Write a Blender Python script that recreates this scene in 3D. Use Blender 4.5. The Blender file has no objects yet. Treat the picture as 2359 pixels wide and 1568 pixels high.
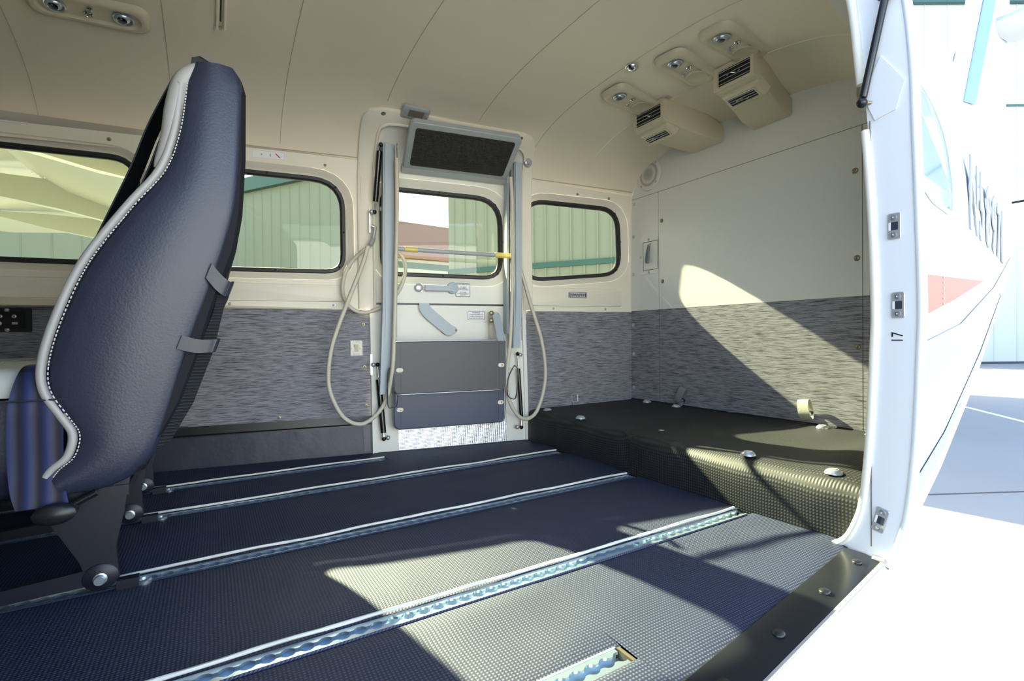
import bpy, bmesh, math, random
from mathutils import Vector, Matrix, geometry
random.seed(7)
S = bpy.context.scene
COL = S.collection
PI = math.pi
R = math.radians
# ------------------------------------------------------------------ camera
cam_d = bpy.data.cameras.new('camera'); cam = bpy.data.objects.new('camera', cam_d); COL.objects.link(cam)
cam_d.sensor_width = 36.0; cam_d.lens = 1145.26 / 2359 * 36.0; cam_d.clip_start = 0.02; cam_d.clip_end = 500
YAW, PITCH, ROLL = R(31.178), R(-0.4914), R(-0.5707)
fw = Vector((math.sin(YAW) * math.cos(PITCH), math.cos(YAW) * math.cos(PITCH), math.sin(PITCH)))
rt = Vector((math.cos(YAW), -math.sin(YAW), 0)); up = rt.cross(fw)
cr, sr = math.cos(-ROLL), math.sin(-ROLL)
rt2 = rt * cr - up * sr; up2 = rt * sr + up * cr
cam.matrix_world = Matrix(((rt2.x, up2.x, -fw.x, 0), (rt2.y, up2.y, -fw.y, 0), (rt2.z, up2.z, -fw.z, 0.448663), (0, 0, 0, 1)))
S.camera = cam
# ------------------------------------------------------------------ light
S.view_settings.view_transform = 'Standard'; S.view_settings.look = 'None'
S.view_settings.gamma = 1; S.view_settings.use_curve_mapping = False
S.view_settings.exposure = 1.98
SUN_DIR = Vector((0.168, -1.0, -0.655)).normalized()
w = bpy.data.worlds.new('sky'); S.world = w; w.use_nodes = True
nt = w.node_tree; bgn = nt.nodes['Background']
sky = nt.nodes.new('ShaderNodeTexSky'); sky.sky_type = 'NISHITA'; sky.sun_disc = False
sky.sun_elevation = math.asin(-SUN_DIR.z); sky.sun_rotation = math.atan2(-SUN_DIR.x, -SUN_DIR.y)
sky.air_density = 1.0; sky.dust_density = 1.4; sky.ozone_density = 1.0
nt.links.new(sky.outputs[0], bgn.inputs[0]); bgn.inputs[1].default_value = 0.24
sd = bpy.data.lights.new('sun', 'SUN'); sd.energy = 11.2; sd.angle = R(0.6); sd.color = (1.0, 0.94, 0.80)
so = bpy.data.objects.new('sun', sd); COL.objects.link(so)
so.rotation_euler = SUN_DIR.to_track_quat('-Z', 'Y').to_euler(); so.location = (-2, 12, 9)

# ------------------------------------------------------------------ helpers
def lin(c):
    c /= 255.0
    return c / 12.92 if c <= 0.04045 else ((c + 0.055) / 1.055) ** 2.4
def C(r, g, b): return (lin(r), lin(g), lin(b), 1)

def mat(name, col, rough=0.5, metal=0.0, bump=None, var=None, spec=None, coat=None):
    m = bpy.data.materials.new(name); m.use_nodes = True
    n = m.node_tree.nodes; l = m.node_tree.links; p = n['Principled BSDF']
    p.inputs['Base Color'].default_value = col; p.inputs['Roughness'].default_value = rough
    p.inputs['Metallic'].default_value = metal
    if spec is not None: p.inputs['Specular IOR Level'].default_value = spec
    if coat: p.inputs['Coat Weight'].default_value = coat; p.inputs['Coat Roughness'].default_value = 0.08
    tc = n.new('ShaderNodeTexCoord')
    if bump:
        t = n.new('ShaderNodeTexNoise'); t.inputs['Scale'].default_value = bump[0]; t.inputs['Detail'].default_value = 4
        b = n.new('ShaderNodeBump'); b.inputs['Strength'].default_value = bump[1]; b.inputs['Distance'].default_value = bump[2] if len(bump) > 2 else 0.002
        l.new(tc.outputs['Object'], t.inputs['Vector']); l.new(t.outputs['Fac'], b.inputs['Height']); l.new(b.outputs[0], p.inputs['Normal'])
    if var:
        t = n.new('ShaderNodeTexNoise'); t.inputs['Scale'].default_value = var[0]; t.inputs['Detail'].default_value = 3
        mx = n.new('ShaderNodeMix'); mx.data_type = 'RGBA'
        mx.inputs[6].default_value = tuple(c * (1 - var[1]) for c in col[:3]) + (1,); mx.inputs[7].default_value = tuple(min(1, c * (1 + var[1])) for c in col[:3]) + (1,)
        l.new(tc.outputs['Object'], t.inputs['Vector']); l.new(t.outputs['Fac'], mx.inputs[0]); l.new(mx.outputs[2], p.inputs['Base Color'])
    return m

def streak_fabric(name, dark, light):
    m = mat(name, light, 0.85, spec=0.25); n = m.node_tree.nodes; l = m.node_tree.links; p = n['Principled BSDF']
    tc = n.new('ShaderNodeTexCoord'); mp = n.new('ShaderNodeMapping'); mp.inputs['Scale'].default_value = (22, 22, 400)
    t = n.new('ShaderNodeTexNoise'); t.inputs['Scale'].default_value = 1.0; t.inputs['Detail'].default_value = 5; t.inputs['Roughness'].default_value = 0.62
    cr_ = n.new('ShaderNodeValToRGB'); e = cr_.color_ramp.elements
    e[0].position = 0.33; e[0].color = dark; e[1].position = 0.56; e[1].color = light
    l.new(tc.outputs['Object'], mp.inputs[0]); l.new(mp.outputs[0], t.inputs['Vector']); l.new(t.outputs['Fac'], cr_.inputs[0]); l.new(cr_.outputs[0], p.inputs['Base Color'])
    b = n.new('ShaderNodeBump'); b.inputs['Strength'].default_value = 0.35; b.inputs['Distance'].default_value = 0.002
    l.new(t.outputs['Fac'], b.inputs['Height']); l.new(b.outputs[0], p.inputs['Normal'])
    return m

def woven(name, col, hi, pitch, rough=0.6, strength=0.6, spec=0.5):
    """cross-woven vinyl mesh: the two thread directions come from x(+z) and y"""
    m = mat(name, col, rough, spec=spec); n = m.node_tree.nodes; l = m.node_tree.links; p = n['Principled BSDF']
    tc = n.new('ShaderNodeTexCoord'); sx = n.new('ShaderNodeSeparateXYZ'); l.new(tc.outputs['Object'], sx.inputs[0])
    def M(op, a, b=None):
        k = n.new('ShaderNodeMath'); k.operation = op
        for i, q in enumerate((a, b)):
            if q is None: continue
            if isinstance(q, (int, float)): k.inputs[i].default_value = q
            else: l.new(q, k.inputs[i])
        return k.outputs[0]
    xz = M('SUBTRACT', sx.outputs[0], sx.outputs[2])
    s1 = M('SINE', M('MULTIPLY', xz, 2 * PI / pitch)); s2 = M('SINE', M('MULTIPLY', sx.outputs[1], 2 * PI / pitch))
    d1 = M('MULTIPLY_ADD', s1, 0.5); d1.node.inputs[2].default_value = 0.5
    d2 = M('MULTIPLY_ADD', s2, 0.5); d2.node.inputs[2].default_value = 0.5
    h = M('MULTIPLY', d1, d2); hh = h
    mx = n.new('ShaderNodeMix'); mx.data_type = 'RGBA'; mx.inputs[6].default_value = col; mx.inputs[7].default_value = hi
    l.new(hh, mx.inputs[0])
    l.new(mx.outputs[2], p.inputs['Base Color'])
    b = n.new('ShaderNodeBump'); b.inputs['Strength'].default_value = strength; b.inputs['Distance'].default_value = 0.0012
    l.new(h, b.inputs['Height']); l.new(b.outputs[0], p.inputs['Normal'])
    return m

def ribbed(name, col, axis, pitch, rough=0.5, metal=0.0, strength=0.5, cols=None):
    m = mat(name, col, rough, metal); n = m.node_tree.nodes; l = m.node_tree.links; p = n['Principled BSDF']
    tc = n.new('ShaderNodeTexCoord'); d = n.new('ShaderNodeVectorMath'); d.operation = 'DOT_PRODUCT'; d.inputs[1].default_value = axis
    l.new(tc.outputs['Object'], d.inputs[0])
    k = n.new('ShaderNodeMath'); k.operation = 'MULTIPLY'; k.inputs[1].default_value = 2 * PI / pitch; l.new(d.outputs['Value'], k.inputs[0])
    s = n.new('ShaderNodeMath'); s.operation = 'SINE'; l.new(k.outputs[0], s.inputs[0])
    b = n.new('ShaderNodeBump'); b.inputs['Strength'].default_value = strength; b.inputs['Distance'].default_value = 0.002
    l.new(s.outputs[0], b.inputs['Height']); l.new(b.outputs[0], p.inputs['Normal'])
    if cols:
        a = n.new('ShaderNodeMath'); a.operation = 'MULTIPLY_ADD'; a.inputs[1].default_value = 0.5; a.inputs[2].default_value = 0.5; l.new(s.outputs[0], a.inputs[0])
        mx = n.new('ShaderNodeMix'); mx.data_type = 'RGBA'; mx.inputs[6].default_value = col; mx.inputs[7].default_value = cols
        l.new(a.outputs[0], mx.inputs[0]); l.new(mx.outputs[2], p.inputs['Base Color'])
    return m

def glass(name, tint, gloss=0.6):
    m = bpy.data.materials.new(name); m.use_nodes = True; n = m.node_tree.nodes; l = m.node_tree.links
    n.remove(n['Principled BSDF']); out = n['Material Output']
    tr = n.new('ShaderNodeBsdfTransparent'); tr.inputs[0].default_value = tint
    gl = n.new('ShaderNodeBsdfGlossy'); gl.inputs['Roughness'].default_value = 0.015; gl.inputs['Color'].default_value = (gloss, gloss, gloss, 1)
    fr = n.new('ShaderNodeFresnel'); fr.inputs[0].default_value = 1.45
    tc = n.new('ShaderNodeTexCoord'); t = n.new('ShaderNodeTexNoise'); t.inputs['Scale'].default_value = 5
    b = n.new('ShaderNodeBump'); b.inputs['Strength'].default_value = 0.05; b.inputs['Distance'].default_value = 0.004
    l.new(tc.outputs['Object'], t.inputs['Vector']); l.new(t.outputs['Fac'], b.inputs['Height']); l.new(b.outputs[0], gl.inputs['Normal'])
    mx = n.new('ShaderNodeMixShader'); l.new(fr.outputs[0], mx.inputs[0]); l.new(tr.outputs[0], mx.inputs[1]); l.new(gl.outputs[0], mx.inputs[2]); l.new(mx.outputs[0], out.inputs[0])
    return m

M = {}
M['liner'] = mat('headliner', C(226, 216, 194), 0.62, bump=(420, 0.12, 0.001), spec=0.3)
M['liner_line'] = mat('headliner_stitch', C(194, 182, 158), 0.7)
M['panel'] = mat('cream_panel', C(229, 222, 204), 0.5, bump=(700, 0.06, 0.0006), spec=0.35)
M['panel2'] = mat('aft_panel', C(216, 215, 208), 0.55, bump=(600, 0.06, 0.0006), spec=0.3)
M['seam'] = mat('panel_gap', C(110, 105, 94), 0.8)
M['joint2'] = mat('trim_joint', C(168, 160, 140), 0.7)
M['doorskin'] = mat('door_cream', C(224, 222, 211), 0.42, spec=0.4)
M['bluegrey'] = mat('bluegrey_paint', C(164, 175, 182), 0.38, bump=(60, 0.03, 0.001), spec=0.4)
M['greyframe'] = mat('grey_frame_paint', C(163, 168, 169), 0.42)
M['fabric'] = streak_fabric('streaked_wall_fabric', C(66, 66, 71), C(146, 144, 150))
M['kick'] = mat('kick_panel', C(52, 54, 66), 0.42, bump=(9, 0.25, 0.02), spec=0.4)
M['blackpl'] = mat('black_plastic', C(26, 27, 30), 0.38)
M['rubber'] = mat('black_rubber', C(34, 34, 36), 0.5)
M['mat'] = woven('floor_mat', C(17, 24, 46), C(74, 82, 112), 0.0056, 0.62, 0.45)
M['cover'] = woven('cargo_cover', C(12, 13, 15), C(58, 59, 60), 0.0074, 0.6, 0.5)
M['alu'] = mat('aluminium', C(196, 203, 210), 0.3, 0.85, bump=(80, 0.05, 0.001))
M['alu2'] = mat('anodised_rail', C(176, 192, 205), 0.28, 0.75)
M['raildark'] = mat('rail_slot', C(52, 60, 72), 0.5, 0.3)
M['cord'] = mat('white_edge_cord', C(216, 214, 204), 0.7)
M['silver'] = mat('cast_silver', C(190, 191, 194), 0.32, 0.55)
M['chrome'] = mat('chrome', C(220, 220, 222), 0.12, 1.0)
M['brass'] = mat('brass', C(156, 142, 116), 0.35, 0.75)
M['rope'] = mat('vinyl_cable', C(196, 189, 170), 0.42, spec=0.5)
M['strut'] = mat('black_strut', C(24, 24, 27), 0.22)
M['tread'] = ribbed('ribbed_tread', C(26, 26, 25), (0.12, 0.42, -0.9), 0.0042, 0.8, 0, 0.9, C(54, 53, 50))
M['stepgrey'] = mat('charcoal_step', C(70, 69, 74), 0.45, bump=(30, 0.04, 0.002))
M['stepnavy'] = mat('navy_step', C(58, 66, 88), 0.4, bump=(30, 0.04, 0.002))
M['yellow'] = mat('yellow_tape', C(214, 196, 110), 0.4)
M['white'] = mat('white_label', C(232, 232, 230), 0.5)
M['ink'] = mat('label_ink', C(52, 54, 66), 0.6)
M['red'] = mat('label_red', C(190, 40, 44), 0.5)
M['offwhite'] = mat('switch_plate', C(222, 217, 203), 0.45)
M['console'] = mat('console_plastic', C(200, 190, 165), 0.5, spec=0.35)
M['navy'] = mat('navy_leather', C(38, 43, 60), 0.36, bump=(260, 0.28, 0.0012), spec=0.5)
M['greyleather'] = mat('grey_leather', C(164, 162, 156), 0.42, bump=(300, 0.18, 0.001))
M['creamleather'] = mat('pale_seat_leather', C(180, 182, 176), 0.45, bump=(300, 0.15, 0.001))
M['stitch'] = mat('white_thread', C(206, 200, 196), 0.7)
M['web'] = ribbed('navy_webbing', C(13, 16, 32), (1, 0, 0.0), 0.024, 0.5, 0, 0.25, C(28, 40, 88))
M['webblack'] = mat('black_webbing', C(15, 16, 21), 0.55)
M['mesh'] = ribbed('pocket_mesh', C(16, 17, 19), (0, 0.3, 1), 0.006, 0.7, 0, 0.8, C(40, 42, 46))
M['seatback'] = mat('charcoal_leather', C(46, 48, 56), 0.4, bump=(220, 0.15, 0.001))
M['shell'] = mat('seat_shell', C(27, 28, 32), 0.7, spec=0.2, bump=(220, 0.15, 0.001))
M['legs'] = mat('seat_leg_paint', C(30, 32, 42), 0.4, 0.2)
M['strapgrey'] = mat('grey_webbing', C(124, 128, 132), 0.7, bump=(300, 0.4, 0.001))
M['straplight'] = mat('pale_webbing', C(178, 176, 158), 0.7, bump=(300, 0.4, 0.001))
M['paint'] = mat('white_paint', C(200, 204, 210), 0.45, spec=0.15)
M['jamb'] = mat('white_jamb', C(228, 230, 232), 0.28, spec=0.5)
M['bulb'] = mat('door_seal', C(226, 221, 208), 0.5)
M['sill'] = mat('scuff_plate', C(42, 44, 50), 0.26, 0.5, bump=(25, 0.06, 0.002))
M['siltrim'] = mat('sill_edge', C(176, 166, 152), 0.5)
M['boot'] = mat('blue_boot', C(126, 160, 214), 0.3)
M['redpaint'] = mat('red_paint', C(214, 122, 108), 0.5, spec=0.1)
M['greypaint'] = mat('grey_paint', C(172, 178, 187), 0.5, spec=0.1)
M['teal'] = mat('teal_trim', C(52, 86, 82), 0.5)
M['roofred'] = mat('red_roof', C(158, 108, 96), 0.8)
M['conc'] = mat('concrete', C(140, 139, 136), 0.85, bump=(60, 0.3, 0.004), var=(0.8, 0.08))
M['joint'] = mat('pavement_joint', C(72, 72, 72), 0.9)
M['whiteline'] = mat('pavement_line', C(226, 226, 222), 0.8)
M['wingpaint'] = mat('wing_paint', C(176, 176, 162), 0.22, spec=0.5)
M['glass'] = glass('tinted_window', (0.68, 0.74, 0.52, 1), 0.75)
M['lens'] = mat('lamp_lens', C(118, 110, 96), 0.25)
M['diamond'] = mat('diamond_plate', C(206, 209, 212), 0.3, 0.85)
_n = M['diamond'].node_tree; _b = _n.nodes.new('ShaderNodeBump'); _v = _n.nodes.new('ShaderNodeTexVoronoi'); _t = _n.nodes.new('ShaderNodeTexCoord'); _mp = _n.nodes.new('ShaderNodeMapping')
_mp.inputs['Scale'].default_value = (110, 110, 190); _v.inputs['Randomness'].default_value = 0; _v.inputs['Scale'].default_value = 1; _b.inputs['Strength'].default_value = 0.6; _b.inputs['Distance'].default_value = 0.002
_n.links.new(_t.outputs['Object'], _mp.inputs[0]); _n.links.new(_mp.outputs[0], _v.inputs['Vector']); _n.links.new(_v.outputs['Distance'], _b.inputs['Height']); _n.links.new(_b.outputs[0], _n.nodes['Principled BSDF'].inputs['Normal'])

# ------------------------------------------------------------------ mesh building
def tag(o, label=None, cat=None, group=None, kind=None):
    if label: o['label'] = label
    if cat: o['category'] = cat
    if group: o['group'] = group
    if kind: o['kind'] = kind
    return o
def link(o, parent=None):
    COL.objects.link(o)
    if parent is not None:
        o.parent = parent
        if parent.type == 'EMPTY': o.matrix_parent_inverse = Matrix.Translation(-parent.location)
    return o
def empty(name, loc):
    o = bpy.data.objects.new(name, None); o.empty_display_size = 0.05; o.location = loc; COL.objects.link(o); return o

class Fr:
    def __init__(s, o, U, V, N): s.o, s.U, s.V, s.N = Vector(o), Vector(U).normalized(), Vector(V).normalized(), Vector(N).normalized()
    def p(s, a, b, c=0): return s.o + s.U * a + s.V * b + s.N * c
    def mx(s): return Matrix(((s.U.x, s.V.x, s.N.x, s.o.x), (s.U.y, s.V.y, s.N.y, s.o.y), (s.U.z, s.V.z, s.N.z, s.o.z), (0, 0, 0, 1)))
WORLD = Fr((0, 0, 0), (1, 0, 0), (0, 1, 0), (0, 0, 1))

def rr(cx, cy, w, h, r, n=6):
    r = min(r, w / 2 - 1e-5, h / 2 - 1e-5); P = []
    for (sx, sy, a0) in ((1, 1, 0), (-1, 1, 90), (-1, -1, 180), (1, -1, 270)):
        for k in range(n + 1):
            a = R(a0 + 90 * k / n); P.append((cx + sx * (w / 2 - r) + r * math.cos(a), cy + sy * (h / 2 - r) + r * math.sin(a)))
    return P
def rquad(pts, r, n=6):
    """rounded corners of any convex polygon (counter-clockwise)"""
    out = []; m = len(pts)
    for i in range(m):
        p0, p1, p2 = Vector(pts[i - 1]), Vector(pts[i]), Vector(pts[(i + 1) % m])
        d0, d1 = (p0 - p1).normalized(), (p2 - p1).normalized(); rr_ = r[i] if isinstance(r, (list, tuple)) else r
        for k in range(n + 1):
            t = k / n; a = p1 + d0 * rr_ * (1 - t) ** 2 + d1 * rr_ * t ** 2
            out.append((a.x, a.y))
    return out
def offset(poly, d):
    """shrink a counter-clockwise polygon by d"""
    m = len(poly); out = []
    for i in range(m):
        a, b, c = Vector(poly[i - 1]), Vector(poly[i]), Vector(poly[(i + 1) % m])
        e0, e1 = b - a, c - b
        if e0.length < 1e-9: e0 = e1
        if e1.length < 1e-9: e1 = e0
        n0, n1 = Vector((-e0.y, e0.x)).normalized(), Vector((-e1.y, e1.x)).normalized()
        nn = n0 + n1
        nn = nn.normalized() if nn.length > 1e-6 else n0
        k = d / max(0.5, nn.dot(n0)); out.append((b.x + nn.x * k, b.y + nn.y * k))
    return out
def catmull(pts, n=8):
    P = [Vector(p) for p in pts]; out = []
    for i in range(len(P) - 1):
        a, b, c, d = P[max(i - 1, 0)], P[i], P[i + 1], P[min(i + 2, len(P) - 1)]
        for k in range(n):
            t = k / n
            out.append(0.5 * ((2 * b) + (c - a) * t + (2 * a - 5 * b + 4 * c - d) * t * t + (3 * b - a - 3 * c + d) * t ** 3))
    out.append(P[-1]); return out

class MB:
    def __init__(s): s.v = []; s.f = []
    def add(s, vs, fs):
        o = len(s.v); s.v += [tuple(v) for v in vs]; s.f += [tuple(i + o for i in f) for f in fs]; return s
    def box(s, fr, a0, a1, b0, b1, c0, c1):
        vs = [fr.p(a, b, c) for c in (c0, c1) for b in (b0, b1) for a in (a0, a1)]
        return s.add(vs, [(0, 2, 3, 1), (4, 5, 7, 6), (0, 1, 5, 4), (2, 6, 7, 3), (0, 4, 6, 2), (1, 3, 7, 5)])
    def loft(s, rings, cap0=True, cap1=True, close=True):
        n = len(rings[0]); vs = [p for r in rings for p in r]; fs = []
        for i in range(len(rings) - 1):
            for j in range(n if close else n - 1):
                k = (j + 1) % n; fs.append((i * n + j, i * n + k, (i + 1) * n + k, (i + 1) * n + j))
        if cap0: fs.append(tuple(reversed(range(n))))
        if cap1: fs.append(tuple(range((len(rings) - 1) * n, len(rings) * n)))
        return s.add(vs, fs)
    def prism(s, fr, poly, c0, c1, bev=0.0):
        if bev:
            q = offset(poly, bev)
            return s.loft([[fr.p(a, b, c0) for a, b in poly], [fr.p(a, b, c1 - bev * (1 if c1 > c0 else -1)) for a, b in poly], [fr.p(a, b, c1) for a, b in q]])
        return s.loft([[fr.p(a, b, c) for a, b in poly] for c in (c0, c1)])
    def ringplate(s, fr, outer, inner, c0, c1):
        return s.loft([[fr.p(a, b, c0) for a, b in outer], [fr.p(a, b, c1) for a, b in outer], [fr.p(a, b, c1) for a, b in inner], [fr.p(a, b, c0) for a, b in inner]], False, False)
    def lathe(s, fr, prof, n=16, a=0, b=0, cap0=False, cap1=True, sx=1.0, sy=1.0):
        return s.loft([[fr.p(a + sx * r * math.cos(2 * PI * k / n), b + sy * r * math.sin(2 * PI * k / n), c) for k in range(n)] for r, c in prof], cap0, cap1)
    def tube(s, pts, r, n=8, closed=False, caps=True):
        P = [Vector(p) for p in pts]; m = len(P); rings = []; prev = None
        for i in range(m):
            if closed: t = P[(i + 1) % m] - P[i - 1]
            else: t = P[min(i + 1, m - 1)] - P[max(i - 1, 0)]
            t.normalize()
            if prev is None:
                u = t.cross(Vector((0, 0, 1)));
                if u.length < 0.1: u = t.cross(Vector((1, 0, 0)))
            else: u = prev - t * prev.dot(t)
            u.normalize(); prev = u; v = t.cross(u); ri = r[i] if isinstance(r, (list, tuple)) else r
            rings.append([P[i] + (u * math.cos(2 * PI * k / n) + v * math.sin(2 * PI * k / n)) * ri for k in range(n)])
        if closed: rings.append(rings[0])
        return s.loft(rings, caps and not closed, caps and not closed)
    def cyl(s, p, q, r, n=12): return s.tube([p, q], r, n)
    def ribbon(s, pts, wd, th):
        """flat strap: pts centre line, wd width vectors, th thickness vectors"""
        rings = [[Vector(p) + Vector(a) * 0.5 + Vector(t) * 0.5, Vector(p) - Vector(a) * 0.5 + Vector(t) * 0.5, Vector(p) - Vector(a) * 0.5 - Vector(t) * 0.5, Vector(p) + Vector(a) * 0.5 - Vector(t) * 0.5] for p, a, t in zip(pts, wd, th)]
        return s.loft(rings)
    def grid(s, fn, us, vs):
        n = len(vs); V = [fn(u, v) for u in us for v in vs]
        return s.add(V, [(i * n + j, (i + 1) * n + j, (i + 1) * n + j + 1, i * n + j + 1) for i in range(len(us) - 1) for j in range(n - 1)])
    def sphere(s, c, r, n=10, m=7):
        fr = Fr(c, (1, 0, 0), (0, 1, 0), (0, 0, 1)); prof = [(r * math.sin(PI * k / m) + 1e-5, -r * math.cos(PI * k / m)) for k in range(m + 1)]
        return s.lathe(fr, prof, n, cap0=True)
    def mesh(s, name, m, smooth=False, flip=True):
        me = bpy.data.meshes.new(name); me.from_pydata(s.v, [], s.f)
        if flip:
            bm = bmesh.new(); bm.from_mesh(me); bmesh.ops.recalc_face_normals(bm, faces=bm.faces); bm.to_mesh(me); bm.free()
        me.materials.append(M[m])
        if smooth: me.shade_auto(smooth) if hasattr(me, 'shade_auto') else sm(me, smooth)
        return me
    def build(s, name, m, parent=None, smooth=0, flip=True, **kw):
        me = s.mesh(name, m, False, flip)
        if smooth: sm(me, smooth)
        o = bpy.data.objects.new(name, me); link(o, parent); tag(o, **kw); return o
def sm(me, ang=40):
    me.polygons.foreach_set('use_smooth', [True] * len(me.polygons))
    bm = bmesh.new(); bm.from_mesh(me); a = R(ang)
    for e in bm.edges:
        if len(e.link_faces) == 2:
            e.smooth = e.calc_face_angle(0) < a
    bm.to_mesh(me); bm.free()

def inst(name, me, fr, parent=None, **kw):
    """a copy of one mesh standing in frame fr"""
    o = bpy.data.objects.new(name, me); link(o, parent); o.matrix_basis = fr.mx()
    tag(o, **kw); return o

def cdt_panel(fn, outer, holes, name, m, parent=None, grid=0.06, smooth=30, skip=None):
    """sheet in two parameters with holes cut out, mapped to space by fn"""
    pts = [Vector(p) for p in outer]; edges = [(i, (i + 1) % len(outer)) for i in range(len(outer))]
    for h in holes:
        o = len(pts); pts += [Vector(p) for p in h]; edges += [(o + i, o + (i + 1) % len(h)) for i in range(len(h))]
    def inp(p, poly):
        c = False; j = len(poly) - 1
        for i in range(len(poly)):
            (xi, yi), (xj, yj) = poly[i], poly[j]
            if (yi > p[1]) != (yj > p[1]) and p[0] < (xj - xi) * (p[1] - yi) / (yj - yi) + xi: c = not c
            j = i
        return c
    x0, x1 = min(p[0] for p in outer), max(p[0] for p in outer); y0, y1 = min(p[1] for p in outer), max(p[1] for p in outer)
    gx = x0 + grid * 0.5
    while gx < x1:
        gy = y0 + grid * 0.5
        while gy < y1:
            q = (gx, gy)
            if inp(q, outer) and not any(inp(q, h) for h in holes):
                if min((Vector(q) - p).length for p in pts[:len(outer) + sum(len(h) for h in holes)]) > grid * 0.4: pts.append(Vector(q))
            gy += grid
        gx += grid
    v, e, f, *_ = geometry.delaunay_2d_cdt(pts, edges, [], 0, 1e-6)
    keep = []
    for t in f:
        c = sum((v[i] for i in t), Vector((0, 0))) / len(t)
        if inp(c, outer) and not any(inp(c, h) for h in holes): keep.append(tuple(t))
    mb = MB(); mb.add([fn(p.x, p.y) for p in v], keep)
    return mb.build(name, m, parent, smooth)

FONT = bpy.data.fonts.load('<builtin>') if '<builtin>' in bpy.data.fonts else None
def text(fr, body, size, m, parent, name='lettering', sx=1.0, ext=0.0004, bold=0.0, spacing=1.0, align='CENTER', line=1.0):
    cu = bpy.data.curves.new(name, 'FONT'); cu.body = body; cu.size = size; cu.align_x = align; cu.align_y = 'CENTER'; cu.extrude = ext
    cu.offset = bold; cu.space_character = spacing; cu.space_line = line; cu.resolution_u = 2
    t = bpy.data.objects.new(name, cu); COL.objects.link(t)
    dg = bpy.context.evaluated_depsgraph_get(); me = bpy.data.meshes.new_from_object(t.evaluated_get(dg)); bpy.data.objects.remove(t); bpy.data.curves.remove(cu)
    mx = fr.mx() @ Matrix.Diagonal((sx, 1, 1, 1)); me.transform(mx); me.name = name; me.materials.clear(); me.materials.append(M[m])
    o = bpy.data.objects.new(name, me); link(o, parent); return o

# ------------------------------------------------------------------ cabin section
CY, NS = 1.151, 2.8
def Wd(x): return 0.79 - 0.19 * (max(x, -1.2) - 0.53)
def interp(x, xs, ys):
    if x <= xs[0]: return ys[0]
    for i in range(len(xs) - 1):
        if x <= xs[i + 1]: return ys[i] + (ys[i + 1] - ys[i]) * (x - xs[i]) / (xs[i + 1] - xs[i])
    return ys[-1]
def Hc(x): return interp(x, [0.6, 1.3, 1.45, 1.70], [1.35, 1.305, 1.30, 1.266])
def sec(x, t):
    """half width and height of the lining; t<0 is the upright wall (z = 1+t), t 0..1 the curve up to the crown"""
    if t <= 0:
        z = 1 + t
        return Wd(x) - (0.02 * (0.14 - z) / 0.14 if z < 0.14 else 0), z
    a = min(t, 1.0) * PI / 2
    return Wd(x) * max(math.cos(a), 0) ** (2 / NS), 1 + (Hc(x) - 1) * math.sin(a) ** (2 / NS)
def skin(x, t, off=0.0, side=1):
    """point on the lining, off metres inward"""
    q, z = sec(x, t)
    if off:
        e = 0.004
        q0, z0 = sec(x, t - e); q1, z1 = sec(x, min(t + e, 1.0)); d = Vector((q1 - q0, z1 - z0)).normalized()
        n = Vector((-d.y, d.x))      # inward-and-down
        if n.x > 0: n = -n
        q += n.x * off; z += n.y * off
    return Vector((x, CY + side * q, z))
def T(z):          # wall parameter of a height
    return z - 1.0
WU = Vector((1, -0.19, 0)).normalized(); WN = Vector((-0.19, -1, 0)).normalized()
def WF(x, z, d=0.0):   # frame on the starboard wall: U aft, V up, N inboard
    return Fr(Vector((x, CY + Wd(x), z)) + WN * d, WU, (0, 0, 1), WN)
def SF(x, t, d=0.0):   # frame on the curved lining
    p = skin(x, t); e = 0.01; v = (skin(x, t + e) - skin(x, t - e)).normalized(); u = (skin(x + e, t) - skin(x - e, t)).normalized()
    n = u.cross(v)
    if n.dot(Vector((0, CY, 0.7)) - Vector((0, p.y, p.z))) < 0: n = -n
    return Fr(p + n * d, u, v, n)
AX = 1.70
def AF(y, z, d=0.0): return Fr((AX - d, y, z), (0, -1, 0), (0, 0, 1), (-1, 0, 0))   # aft wall: U to port
def CF(x, y, z): return Fr((x, y, z), (1, 0, 0), (0, 1, 0), (0, 0, -1))             # facing down
def tz(x, z):
    if z <= 1: return z - 1
    return math.asin(min(1, ((z - 1) / (Hc(x) - 1)) ** (NS / 2))) / (PI / 2)
def WP(x, z, d=0.0): return skin(x, tz(x, z), d)
from mathutils import noise as nz
def N3(x, y, z=0.0): return nz.noise(Vector((x, y, z)))
def arange(a, b, n): return [a + (b - a) * i / n for i in range(n + 1)]
# shared little meshes (built facing +Z)
def _screw(mt, r=0.0042):
    b = MB(); b.lathe(WORLD, [(r * 1.5, 0), (r * 1.5, 0.0008), (r * 1.05, 0.001), (r, 0.0022), (r * 0.5, 0.0032), (r * 0.3, 0.0018), (0.0001, 0.0016)], 10); return b.mesh('screw', mt)
SCREW = {k: _screw(k) for k in ('brass', 'silver', 'blackpl', 'panel')}
SCREW['big'] = _screw('brass', 0.0062); SCREW['bigsilver'] = _screw('silver', 0.006)
def screws(parent, frs, kind='brass'):
    for f in frs: inst('screw', SCREW[kind], f, parent)

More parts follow.
